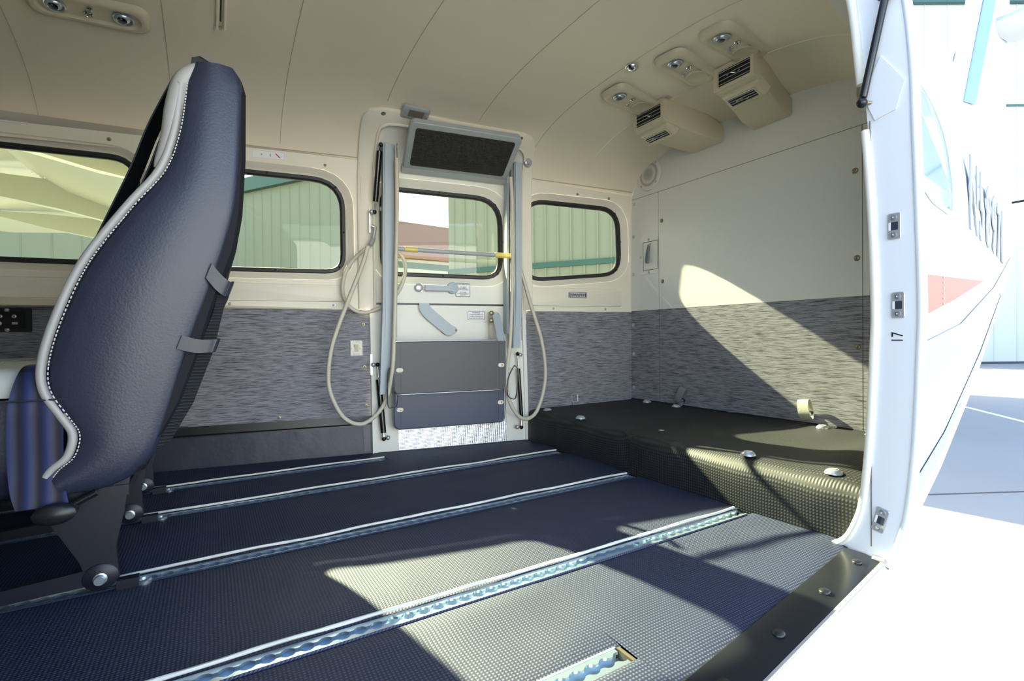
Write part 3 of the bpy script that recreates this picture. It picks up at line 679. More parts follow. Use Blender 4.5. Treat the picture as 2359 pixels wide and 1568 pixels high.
screws(door, [Fr((x, CY + floor_w(x) - 0.004, 0.0056), (1, 0, 0), (0, 1, 0), (0, 0, 1)) for x in (0.66, 0.74, 0.83, 0.93, 1.02, 1.10)], 'silver')
# dome light above the door
dl = empty('door_light', SF(0.648, 0.515).o); tag(dl, 'small rectangular grey courtesy light above the airstair door', 'light')
f = SF(0.648, 0.517, 0.010)
b = MB(); b.loft([[f.p(a, c, 0) for a, c in rr(0, 0, 0.100, 0.058, 0.012)], [f.p(a, c, 0.006) for a, c in rr(0, 0, 0.097, 0.055, 0.011)], [f.p(a, c, 0.0085) for a, c in rr(0, 0, 0.090, 0.048, 0.009)]]); b.build('bezel', 'greyframe', dl, 40)
b = MB(); b.ringplate(f, rr(0.002, 0, 0.062, 0.036, 0.003), rr(0.002, 0, 0.054, 0.029, 0.002), 0.008, 0.0095); b.build('lens_frame', 'silver', dl)
b = MB(); b.prism(f, rr(0.002, 0, 0.055, 0.030, 0.002), 0.008, 0.0088); b.build('lens', 'lens', dl)
screws(dl, [Fr(f.p(a, 0, 0.0085), f.U, f.V, f.N) for a in (-0.039, 0.043)], 'silver')
# steps
def quadboard(c4, th, name, mt, parent, r=0.02, edge=None):
    """board from corners bl, br, tr, tl"""
    bl, br_, tr, tl = [Vector(p) for p in c4]; U = (br_ - bl).normalized(); N = U.cross(tl - bl).normalized(); V = N.cross(U)
    fr = Fr(bl, U, V, N); w_ = (br_ - bl).length; h = (tl - bl).dot(V)
    return fr, w_, h
bl, br_, tr, tl = (0.647, 1.879, 1.103), (1.066, 1.799, 1.097), (1.014, 1.609, 1.197), (0.595, 1.689, 1.209)
fr, w_, h = quadboard((bl, br_, tr, tl), 0, '', '', None)
if fr.N.y > 0 or fr.N.z > 0: fr.N = -fr.N
b = MB(); b.loft([[fr.p(a, c, d) for a, c in rr(w_ / 2, h / 2, w_ - 2 * i, h - 2 * i, 0.022)] for i, d in ((0.0, -0.022), (0.0, -0.002), (0.002, 0.0))]); st = b.build('top_step', 'greyframe', door, 40)
b = MB(); b.prism(fr, rr(w_ / 2, h / 2 + 0.002, w_ - 0.046, h - 0.050, 0.010), 0.0, 0.0022); b.build('tread', 'tread', st)
b = MB(); b.box(fr, -0.004, w_ + 0.004, -0.014, 0.010, -0.02, 0.002); b.build('step_edge', 'greyframe', st)
def board(x0, x1, z0, z1, d, mt, name):
    f = WF(x0, z0, d); ww = (x1 - x0) / WU.x; q = rquad([(0, 0), (ww, 0), (ww, z1 - z0), (0, z1 - z0)], [0.028, 0.028, 0.004, 0.004])
    b = MB(); b.loft([[f.p(a, c, e) for a, c in offset(q, i)] for i, e in ((0, -0.016), (0, -0.002), (0.002, 0))]); o = b.build(name, mt, door, 30)
    b = MB(); b.tube([f.p(a, c, -0.004) for a, c in offset(q, -0.0018)], 0.0022, 6, closed=True); b.build('edge_strip', 'alu', o, 60)
    for aa in (0.026, ww - 0.026): b = MB(); b.box(f, aa - 0.0006, aa + 0.0006, 0.012, z1 - z0 - 0.004, 0, 0.0009); b.build('crease', 'blackpl', o)
    for aa, cc in ((0.022, 0.46), (ww - 0.018, 0.5)):
        b = MB(); b.prism(f, rr(aa, (z1 - z0) * cc, 0.026, 0.016, 0.0079), 0, 0.004, 0.001); b.build('latch_plate', 'offwhite', o)
        b = MB(); b.lathe(f, [(0.0045, 0.004), (0.0035, 0.006), (0.0005, 0.0062)], 10, aa + 0.004, (z1 - z0) * cc); b.build('latch_screw', 'brass', o)
    return o
board(0.601, 1.034, 0.236, 0.432, 0.122, 'stepgrey', 'middle_step')
board(0.606, 1.044, 0.098, 0.260, 0.080, 'stepnavy', 'lower_step')
# folding arms of the steps
f = WF(0.600, 0.0, 0.09)
b = MB(); b.prism(f, [(-0.040, 0.235), (-0.004, 0.24), (0.010, 0.36), (0.018, 0.50), (0.020, 1.172), (0.014, 1.178), (-0.020, 1.178), (-0.024, 0.60), (-0.026, 0.42)], -0.004, 0.0); arm = b.build('ladder_arm', 'bluegrey', door)
b = MB(); b.prism(f, [(-0.046, 0.235), (-0.040, 0.235), (-0.024, 0.42), (-0.022, 0.60), (-0.018, 1.178), (-0.024, 1.17), (-0.030, 0.60)], -0.055, 0.0); b.build('flange', 'bluegrey', arm)
b = MB(); b.prism(f, [(0.014, 0.45), (0.020, 0.45), (0.020, 1.17), (0.014, 1.17)], -0.055, 0.0); b.build('flange', 'bluegrey', arm)
f = WF(1.106, 0.0, 0.09)
b = MB(); b.prism(f, [(-0.022, 0.40), (0.004, 0.40), (0.012, 0.55), (0.020, 1.166), (-0.012, 1.166), (-0.016, 0.60)], -0.004, 0.0); arm = b.build('ladder_arm', 'bluegrey', door)
b = MB(); b.prism(f, [(-0.026, 0.40), (-0.020, 0.40), (-0.010, 0.60), (-0.008, 1.166), (-0.014, 1.166), (-0.020, 0.60)], -0.06, 0.0); b.build('flange', 'bluegrey', arm)
b = MB(); b.prism(f, [(-0.040, 0.46), (-0.030, 0.46), (-0.022, 1.09), (-0.032, 1.09)], -0.082, -0.04); b.build('flange', 'bluegrey', arm)
for k in range(9):
    z = 0.50 + k * 0.068; g = Fr(f.p(-0.0215 + (z - 0.4) * 0.013, z, -0.034), f.N, f.V, -f.U)
    b = MB(); b.lathe(g, [(0.010, 0), (0.010, 0.002), (0.0105, 0.003), (0.013, 0.003), (0.014, 0.0)], 14, sy=1.7, cap0=True, cap1=False); b.build('lightening_hole', 'raildark', arm)
# cross bar with yellow ends
p, q = WF(0.612, 0.786, 0.078).o, WF(1.092, 0.781, 0.070).o
b = MB(); b.cyl(p, q, 0.0085, 14); cb = b.build('cross_bar', 'greyframe', door, 60)
for s0, s1 in ((0.085, 0.185), (0.835, 0.995)):
    b = MB(); b.cyl(p.lerp(q, s0), p.lerp(q, s1), 0.0108, 14); b.build('yellow_sleeve', 'yellow', cb, 60)
# step bracket at the right
f = WF(1.020, 0.0, 0.0)
b = MB(); b.loft([[f.p(a, z, c) for z, c in ((0.545, 0.045), (0.52, 0.040), (0.43, 0.10), (0.43, 0.128))] for a in (0.010, 0.016)]); b.build('step_bracket', 'bluegrey', door)
b = MB(); b.loft([[f.p(a, z, c) for z, c in ((0.53, 0.050), (0.43, 0.118), (0.43, 0.124), (0.54, 0.054))] for a in (-0.016, 0.016)]); b.build('step_bracket', 'bluegrey', door)
for zz, dd in ((0.545, 0.05), (0.515, 0.05)):
    b = MB(); b.lathe(Fr(f.p(-0.02, zz, dd), -f.U, f.V, f.N), [(0.010, 0), (0.010, 0.008), (0.004, 0.012), (0.0005, 0.012)], 10); b.build('pivot_bolt', 'brass', door, 40)
b = MB(); b.prism(WF(1.0, 0.50, 0.0045), rr(0.024, -0.01, 0.046, 0.125, 0.006, 3), 0, 0.002); b.build('pocket', 'console', door)
b = MB(); b.lathe(WF(1.022, 0.475, 0.006), [(0.0185, 0), (0.017, 0.006), (0.010, 0.011), (0.0005, 0.0125)], 16, sy=2.6); b.build('bump', 'panel', door, 60)
# inside handles
f = WF(0.78, 0.645, 0.004)
b = MB(); b.lathe(f, [(0.024, 0), (0.024, 0.012), (0.0225, 0.017), (0.0005, 0.0195)], 20, 0.072, 0.003); hd = b.build('door_handle', 'bluegrey', door, 40)
b = MB(); b.loft([[f.p(a, c, d) for c, d in ((-0.012, 0.012), (0.012, 0.012), (0.010, 0.024), (-0.010, 0.024))] for a in (-0.042, 0.07)]); b.build('lever', 'bluegrey', hd, 40)
b = MB(); b.lathe(f, [(0.017, 0), (0.017, 0.010), (0.013, 0.013), (0.0005, 0.013)], 16, -0.066, 0.002); b.box(f, -0.066, -0.052, -0.014, 0.018, 0, 0.010); b.build('keeper', 'silver', hd, 40)
f = WF(0.785, 0.52, 0.004)
b = MB(); b.lathe(f, [(0.020, 0), (0.020, 0.003), (0.0005, 0.004)], 20, 0.052, -0.044, sx=1.75, sy=1.0); lh = b.build('door_handle', 'greyframe', door, 40)
q = [(-0.070, 0.062), (-0.034, 0.062), (-0.026, 0.045), (0.070, -0.035), (0.072, -0.052), (0.056, -0.064), (0.036, -0.062), (-0.052, 0.012), (-0.068, 0.036)]
b = MB(); b.prism(f, q, 0.010, 0.018, 0.002); b.build('lever', 'bluegrey', lh, 30)
screws(lh, [Fr(f.p(a, c, 0.003), f.U, f.V, f.N) for a, c in ((0.022, -0.046), (0.080, -0.044))], 'brass')
# gas struts
def strut(name, pts, parent, r=0.0105, silver=False):
    a, b_, c, d = [Vector(p) for p in pts]
    m_ = MB(); m_.cyl(b_, b_.lerp(c, 0.96), r, 14); o = m_.build(name, 'strut', parent, 60)
    m_ = MB(); m_.cyl(c, d, 0.004, 8); m_.cyl(a, b_, 0.0052, 8); m_.build('rod', 'chrome', o, 60)
    for e_ in (a, d): m_ = MB(); m_.sphere(e_, 0.0085); m_.build('ball_end', 'strut', o, 60)
    return o
strut('gas_strut', (WP(0.554, 1.195, 0.034), WP(0.553, 1.172, 0.034), WP(0.545, 0.962, 0.034), WP(0.542, 0.930, 0.034)), door)
strut('gas_strut', (WP(0.560, 0.055, 0.045), WP(0.560, 0.078, 0.045), WP(0.547, 0.296, 0.04), WP(0.545, 0.345, 0.04)), door)
strut('gas_strut', (WP(1.118, 0.058, 0.04), WP(1.122, 0.09, 0.04), WP(1.113, 0.32, 0.04), WP(1.111, 0.373, 0.04)), door, 0.008)
for x, z, d in ((0.575, 1.193, 0.036), (0.531, 0.930, 0.034), (0.531, 0.345, 0.036), (0.575, 0.058, 0.045), (1.10, 0.06, 0.04), (1.128, 0.37, 0.03), (0.568, 0.945, 0.03)): b = MB(); b.sphere(WP(x, z, d), 0.009, 8, 6); b.build('strut_stud', 'silver', door, 60)
for x, z, d, hx, hz, th in ((0.574, 1.170, 0.026, 0.0022, 0.026, 0.006), (0.531, 0.895, 0.026, 0.0025, 0.045, 0.006), (0.574, 0.075, 0.038, 0.002, 0.02, 0.005), (0.531, 0.345, 0.02, 0.004, 0.04, 0.008)):
    b = MB(); b.box(WF(x, z, d), -hx, hx, -hz, hz, 0, th); b.build('strut_tab', 'silver', door)
b = MB(); b.cyl(WP(0.529, 0.875, 0.04), WP(0.545, 0.868, 0.04), 0.006, 8); b.cyl(WP(0.543, 0.872, 0.04), WP(0.533, 0.828, 0.045), 0.0065, 10); b.cyl(WP(0.536, 0.83, 0.04), WP(0.522, 0.80, 0.052), 0.009, 8); b.build('cable_shackle', 'silver', door, 50)
b = MB()
for q in ([(0.581, 0.333), (0.563, 0.325), (0.560, 0.20), (0.578, 0.189), (0.592, 0.20), (0.594, 0.30)], [(1.056, 0.330), (1.071, 0.305), (1.062, 0.205), (1.043, 0.196), (1.026, 0.215), (1.03, 0.28)]):
    b = MB(); b.tube(catmull([WP(x, z, 0.112) for x, z in q + q[:1]], 5), 0.0028, 6); b.build('wire_ring', 'chrome', door, 60)
# hanging support cables
def cable(pts, label, r=0.0078):
    P = catmull(pts, 8); root = empty('support_cable', P[0]); tag(root, label, 'cable', 'airstair door support cables')
    b = MB(); b.tube(P, r, 10); b.build('sleeve', 'rope', root, 70)
    return root
ro = [(0.622, 1.115), (0.62, 0.904), (0.614, 0.707), (0.607, 0.509), (0.597, 0.328), (0.569, 0.198), (0.498, 0.131), (0.431, 0.155), (0.387, 0.24), (0.378, 0.32), (0.394, 0.43), (0.443, 0.573), (0.498, 0.718), (0.517, 0.784)]
cL = cable([WF(x, z, 0.0885 + (0.03 if z > 0.25 and k < 6 else 0)).o for k, (x, z) in enumerate(ro)], 'long cream vinyl cable hanging in a deep loop beside the black kick panel')
b = MB(); b.tube([WF(0.622, 1.115, 0.1185).o, WF(0.621, 1.16, 0.1185).o, WF(0.624, 1.172, 0.112).o], 0.0034, 8); b.build('hook', 'chrome', cL, 60)
lo = [(0.531, 0.801), (0.482, 0.758), (0.443, 0.699), (0.431, 0.625), (0.453, 0.568), (0.503, 0.544), (0.566, 0.565), (0.624, 0.613), (0.656, 0.681), (0.66, 0.741), (0.637, 0.779)]
cable([WF(x, z, 0.030).o for x, z in lo], 'cream vinyl cable looping behind the blue-grey ladder arm by the middle window', 0.0072)
rp_ = [(1.075, 1.095), (1.081, 0.993), (1.080, 0.76), (1.075, 0.581), (1.066, 0.42), (1.051, 0.296), (1.058, 0.197), (1.095, 0.126), (1.137, 0.104), (1.182, 0.135), (1.216, 0.234), (1.221, 0.326), (1.204, 0.437), (1.166, 0.564), (1.129, 0.69), (1.098, 0.788)]
ds = [0.105] * 5 + [0.10] * 3 + [0.09] * 5 + [0.075, 0.07, 0.06]
cR = cable([WF(x - (0.0885 - d) * 0.6 * -0.5, z, d).o for (x, z), d in zip(rp_, ds)], 'cream vinyl cable hanging in a loop above the corner of the cargo platform')
b = MB(); b.tube([WF(1.075, 1.095, 0.105).o, WF(1.076, 1.15, 0.105).o, WF(1.082, 1.166, 0.098).o], 0.0034, 8); b.build('hook', 'chrome', cR, 60)
# round tie-down studs on the wall beside the door
for x, t, lbx in ((1.148, 0.322, 'round silver fitting on the door surround above the aft window'), (1.155, T(0.509), 'round silver fitting on the grey fabric inside the loop of the hanging cable')):
    f = SF(x, t, 0.012 if t > 0 else 0.0); f = Fr(f.o, WU, (0, 0, 1), WN); root = empty('wall_fitting', f.o); tag(root, lbx, 'fitting', 'round silver wall fittings')
    b = MB(); b.lathe(f, [(0.0205, 0), (0.019, 0.005), (0.013, 0.009), (0.0005, 0.0105)], 20); b.build('dome', 'silver', root, 60)
    b = MB(); b.prism(f, rr(0, 0, 0.015, 0.044, 0.005, 3), 0.004, 0.0135, 0.002); b.build('cleat', 'silver', root)
    for c in (-0.014, 0.014): b = MB(); b.lathe(f, [(0.0032, 0.0135), (0.0005, 0.0137)], 8, 0, c); b.build('cleat_hole', 'brass', root)

# ================================================================== WALL FITTINGS AND LABELS
def plate(name, x, z, w_, h, label, cat, m='white', d=0.001, r=0.004, th=0.0012, group=None):
    f = WF(x, z, d) if z < 1.0 else SF(x, tz(x, z), d); root = empty(name, f.o); tag(root, label, cat, group)
    b = MB(); b.prism(f, rr(0, 0, w_, h, r, 4), 0, th); b.build('plate', m, root); f.o = f.o + f.N * (th + 0.0003); return root, f
def nosmoke(x, z, label):
    root, f = plate('warning_label', x, z, 0.110, 0.030, label, 'label', group='white no-smoking labels above the windows')
    b = MB(); b.ringplate(f, rr(0, 0, 0.106, 0.026, 0.003, 4), rr(0, 0, 0.1045, 0.0245, 0.003, 4), 0, 0.0002); b.build('border', 'ink2', root)
    b = MB(); b.prism(f, [(0.021, 0.007), (0.026, 0.007), (0.041, -0.007), (0.036, -0.007)], 0, 0.0003); b.build('red_bar', 'red', root)
    b = MB(); b.prism(f, rr(-0.022, 0, 0.004, 0.004, 0.0019, 3), 0, 0.0003); b.build('red_dot', 'red', root)
    b = MB(); b.box(f, 0.004, 0.008, -0.005, 0.004, 0, 0.0003); b.build('pictogram', 'ink2', root)
M['ink2'] = mat('label_grey', C(170, 166, 168), 0.6)
nosmoke(-0.532, 1.137, 'white no-smoking label above the window behind the seat')
nosmoke(0.186, 1.112, 'white no-smoking label above the window beside the airstair door')
root, f = plate('placard', 0.895, 0.642, 0.064, 0.058, 'white door operation placard beside the upper door handle', 'placard', d=0.0045, r=0.004)
b = MB(); b.ringplate(f, rr(0, 0, 0.062, 0.056, 0.004, 4), rr(0, 0, 0.0585, 0.0525, 0.003, 4), 0, 0.0002); b.build('border', 'ink', root)
for k, s in enumerate(('DOOR OPERATION', '', 'TO OPEN', 'PULL HANDLE', 'DOWN & ROTATE', '', 'TO CLOSE', 'ROTATE HANDLE', '& STOW')):
    if s: text(Fr(f.p(0, 0.0225 - 0.0055 * k, 0), f.U, f.V, f.N), s, 0.0062, 'ink', root, 'lettering', 0.9, 0.0001, 0.00012)
root, f = plate('placard', 0.950, 0.5365, 0.076, 0.040, 'white warning placard on the lower half of the airstair door', 'placard', d=0.0045, r=0.005)
b = MB(); b.ringplate(f, rr(0, 0, 0.073, 0.037, 0.004, 4), rr(0, 0, 0.070, 0.034, 0.003, 4), 0, 0.0002); b.build('border', 'ink', root)
for k, (s, z) in enumerate((('WARNING', 0.0075), ('OUTSIDE PROXIMITY OF', 0.0058), ('LOWER DOOR MUST BE', 0.0058), ('CLEAR BEFORE OPENING', 0.0058))):
    text(Fr(f.p(0, 0.0115 - 0.0076 * k, 0), f.U, f.V, f.N), s, z, 'ink', root, 'lettering', 0.92, 0.0001, 0.00012)
root, f = plate('placard', 1.4175, 0.631, 0.092, 0.026, 'small black placard with white text below the aft window', 'placard', 'ink', d=0.009, r=0.003)
b = MB(); b.ringplate(f, rr(0, 0, 0.088, 0.0225, 0.002, 4), rr(0, 0, 0.084, 0.0185, 0.002, 4), 0, 0.0002); b.build('border', 'white', root)
b = MB(); random.seed(3)
for k in range(3):
    a = -0.038
    while a < 0.034: w_ = random.uniform(0.004, 0.010); b.box(f, a, min(a + w_, 0.037), 0.0045 - 0.0056 * k, 0.0072 - 0.0056 * k, 0, 0.0003); a += w_ + 0.0022
b.build('printed_lines', 'white', root)
# cabin light switch
root, f = plate('light_switch', 0.479, 0.409, 0.044, 0.058, 'cream cabin light switch plate on the grey fabric', 'switch', 'offwhite', r=0.002, th=0.003)
b = MB(); b.ringplate(f, rr(0, 0, 0.019, 0.033, 0.002, 3), rr(0, 0, 0.014, 0.028, 0.001, 3), 0, 0.002); b.build('rocker_frame', 'panel', root)
b = MB(); b.loft([[f.p(a, c, d) for a, c, d in ((-0.007, -0.014, 0), (0.007, -0.014, 0), (0.007, 0.014, 0), (-0.007, 0.014, 0))], [f.p(a, c, d) for a, c, d in ((-0.007, -0.014, 0.002), (0.007, -0.014, 0.002), (0.007, 0.014, 0.008), (-0.007, 0.014, 0.008))]]); b.build('rocker', 'console', root)
text(Fr(f.p(0, 0.0235, 0), f.U, f.V, f.N), 'CABIN', 0.0075, 'ink2', root, 'lettering', 1, 0.0001); text(Fr(f.p(0, -0.0235, 0), f.U, f.V, f.N), 'LIGHTS', 0.0075, 'ink2', root, 'lettering', 1, 0.0001)
screws(root, [Fr(f.p(a, 0, 0), f.U, f.V, f.N) for a in (-0.015, 0.015)], 'panel')
# headset jack panel
root, f = plate('jack_panel', -0.545, 0.515, 0.125, 0.074, 'black headset jack panel on the wall behind the seat cushion', 'jack panel', 'blackpl', r=0.004, th=0.004)
b = MB(); b.prism(f, rr(0.005, 0, 0.085, 0.052, 0.002, 3), 0, 0.002); b.build('insert', 'strut', root)
for a, c, r_ in ((-0.012, 0.011, 0.0055), (0.022, 0.011, 0.0055), (-0.016, -0.011, 0.0075)):
    b = MB(); b.lathe(f, [(r_, 0.001), (r_, 0.005), (r_ * 0.55, 0.006), (r_ * 0.5, 0.001), (0.0002, 0.001)], 14, a, c); b.build('jack', 'silver', root, 40)
b = MB(); b.box(f, 0.016, 0.030, -0.014, -0.007, 0, 0.003); b.build('usb_port', 'ink2', root)
screws(root, [Fr(f.p(0.003, c, 0), f.U, f.V, f.N) for c in (0.031, -0.031)], 'silver')

# ================================================================== CEILING FITTINGS
def eyeball(f, a, c, r, root, lamp=False):
    b = MB(); b.lathe(f, [(r * 1.22, 0), (r * 1.22, 0.0035), (r * 1.12, 0.005), (r * 1.0, 0.0045), (r * 0.92, -0.004)], 28, a, c, cap1=False); o = b.build('vent_ring', 'alu', root, 50)
    tl_ = Fr(f.p(a, c, -0.002), f.U, f.V, (f.N + f.U * -0.25 + f.V * -0.2))
    b = MB(); b.lathe(tl_, [(r * 0.95, -0.002), (r * 0.92, 0.006), (r * 0.75, 0.011), (r * 0.62, 0.0125), (r * 0.58, 0.012), (r * 0.55, 0.004)], 24, cap1=False); b.build('eyeball', 'alu', o, 50)
    b = MB(); b.lathe(tl_, [(r * 0.57, 0.003), (r * 0.3, 0.0045), (0.0005, 0.006)], 20); b.build('nozzle', 'lens' if lamp else 'strut', o, 60)
def knob(f, a, c, r, root):
    b = MB(); b.lathe(f, [(r, 0), (r, 0.003), (r * 0.8, 0.0045), (r * 0.72, 0.003)], 18, a, c, cap1=False); o = b.build('light_ring', 'chrome', root, 50)
    b = MB(); b.lathe(f, [(r * 0.62, 0), (r * 0.55, 0.005), (r * 0.3, 0.006), (r * 0.28, 0.002), (0.0003, 0.002)], 14, a, c); b.build('light_core', 'chrome', o, 50)
def toggle(f, a, c, root):
    b = MB(); b.lathe(f, [(0.0075, 0), (0.007, 0.003), (0.004, 0.004), (0.0035, 0.012), (0.002, 0.013), (0.0003, 0.0132)], 12, a, c); b.build('toggle', 'chrome', root, 50)
def console(f, L, Wd_, label, two=False, r=0.03, h=0.016):
    root = empty('overhead_console', f.o); tag(root, label, 'console', 'beige overhead consoles')
    lay = ((0, 0, -0.004), (0.001, 0, 0.004), (0.007, 0, h * 0.85), (0.013, 0, h), (0.020, 0, h * 0.92), (0.0245, 0, h * 0.55), (0.027, 0, h * 0.5))
    b = MB(); b.loft([[f.p(a, c, d) for a, c in rr(0, 0, L - 2 * i, Wd_ - 2 * i, r)] for i, _, d in lay], False); b.build('bezel', 'console', root, 40)
    g = Fr(f.p(0, 0, h * 0.5), f.U, f.V, f.N)
    if two:
        eyeball(g, -L * 0.27, 0, 0.020, root); eyeball(g, L * 0.27, 0, 0.020, root); knob(g, -0.004, 0.010, 0.0105, root); toggle(g, 0.002, -0.010, root)
    else:
        eyeball(g, -L * 0.27, 0, 0.0195, root, True); knob(g, -0.010, 0.013, 0.0095, root); toggle(g, 0.002, -0.015, root)
        b = MB(); b.lathe(g, [(0.036, 0), (0.036, 0.005), (0.034, 0.0065), (0.0315, 0.0045), (0.0005, 0.0045)], 32, L * 0.225, 0); b.build('blank_cover', 'console', root, 40)
def ceilf(x, y, z, yaw, tilt=0.0):
    ca, sa = math.cos(R(yaw)), math.sin(R(yaw)); ct, st_ = math.cos(R(tilt)), math.sin(R(tilt))
    U = Vector((ca, sa, 0)); N = Vector((0, -st_, -ct)); V = N.cross(U); return Fr((x, y, z), U, V, N)
console(ceilf(1.312, 1.318, 1.3005, 8, 4), 0.242, 0.108, 'beige overhead console next to the corner air vent, closest to the windows')
console(ceilf(1.316, 1.073, 1.303, 7), 0.242, 0.108, 'beige overhead console in the middle of the three at the aft ceiling')
console(ceilf(1.318, 0.904, 1.299, 4, -4), 0.242, 0.108, 'beige overhead console above the air vent nearest the cargo door')
f = SF(-0.262, 0.692, 0.0); f.V = -f.V
console(f, 0.265, 0.102, 'beige overhead console with two air nozzles above the navy seat', True, 0.03)
root = empty('dome_fitting', (1.172, 1.172, Hc(1.172))); tag(root, 'small chrome dome fitting on the headliner beside the consoles', 'fitting')
b = MB(); b.lathe(ceilf(1.172, 1.172, Hc(1.172) - 0.0005, 0), [(0.0205, 0), (0.020, 0.002), (0.016, 0.009), (0.008, 0.013), (0.0005, 0.014)], 24); b.build('dome', 'chrome', root, 60)
b = MB(); b.lathe(ceilf(1.172, 1.172, Hc(1.172) - 0.0005, 0), [(0.0225, 0), (0.0225, 0.0015), (0.0200, 0.002)], 24, cap1=False); b.build('flange', 'alu', root, 60)

def louver(f, w_, h, root, n=4):
    b = MB(); b.prism(f, rr(0, 0, w_, h, 0.003, 3), -0.006, 0.0005); g = b.build('louver_well', 'strut', root)
    for k in range(n):
        c = -h / 2 + h * (k + 0.5) / n; b = MB(); b.box(f, -w_ / 2 + 0.003, w_ / 2 - 0.003, c - 0.0011, c + 0.0011, 0.0005, 0.0028); b.build('slat', 'alu', g)
    b = MB(); P = [f.p(-0.022 + 0.044 * i / 12, 0.004 * math.sin(i / 12 * 2 * PI) - 0.0, 0.0045) for i in range(13)]; b.tube(P, 0.0021, 6); b.build('louver_tab', 'chrome', g, 60)
    b = MB()
    b = MB(); b.ringplate(f, rr(0, 0, w_ + 0.004, h + 0.004, 0.003, 3), rr(0, 0, w_ - 0.003, h - 0.003, 0.003, 3), 0, 0.0022); b.build('louver_frame', 'console', g)
def air_box(y0f, y1f, y0a, y1a, label):
    root = empty('air_outlet', (1.55, (y0f + y1f) / 2, 1.30)); tag(root, label, 'air vent', 'beige air-conditioning outlets')
    st_ = [(1.402, 1.221, 1.302), (1.45, 1.214, 1.302), (1.51, 1.204, 1.300), (1.56, 1.197, 1.293), (1.61, 1.191, 1.281), (1.66, 1.189, 1.264), (1.6975, 1.189, 1.247)]
    rings = []
    for x, za, zb in st_:
        t = (x - 1.402) / 0.2955; t2 = t * t * (3 - 2 * t); ya = y0f + (y0a - y0f) * t2; yb = y1f + (y1a - y1f) * t2
        q = rr((ya + yb) / 2, (za + zb) / 2, yb - ya, zb - za, 0.006, 3); rings.append([Vector((x, a, c)) for a, c in q])
    b = MB(); b.loft(rings); b.build('duct', 'console', root, 50)
    ym = (y0f + y1f) / 2; W_ = y1f - y0f
    f = Fr((1.4015, ym, 1.258), (0, -1, 0), (0, 0, 1), (-1, 0, 0))
    b = MB(); b.ringplate(f, rr(0, 0.002, W_ + 0.002, 0.074, 0.004, 3), rr(0, 0.002, W_ - 0.022, 0.052, 0.003, 3), -0.012, 0.007); b.build('face_frame', 'console', root)
    louver(Fr(f.p(0, 0.002, 0.001), f.U, f.V, f.N), W_ - 0.024, 0.050, root)
    g = Fr((1.452, ym, 1.209), (0, -1, 0), (-1, 0, 0.42), (-0.42, 0, -1))
    b = MB(); b.loft([[g.p(a, c, d) for a, c in rr(0, 0, W_ - 0.016 - 2 * i, 0.058 - 2 * i, 0.004, 3)] for i, d in ((-0.006, -0.014), (0, 0.012), (0.006, 0.017))]); b.build('lower_frame', 'console', root)
    louver(Fr(g.p(0, 0.0, 0.0172), g.U, g.V, g.N), W_ - 0.042, 0.036, root)
    b = MB(); b.prism(ceilf(1.405, y0f - 0.006, 1.3015, 0), rr(0.006, 0, 0.03, 0.022, 0.006, 3), -0.002, 0.002); b.build('mount_tab', 'console', root)
    screws(root, [ceilf(1.408, y0f - 0.009, 1.2995, 0)], 'silver')
air_box(1.245, 1.392, 1.217, 1.362, 'beige air outlet box at the ceiling corner nearest the round wall speaker')
air_box(0.898, 1.034, 0.953, 1.094, 'beige air outlet box at the ceiling close to the cargo door')

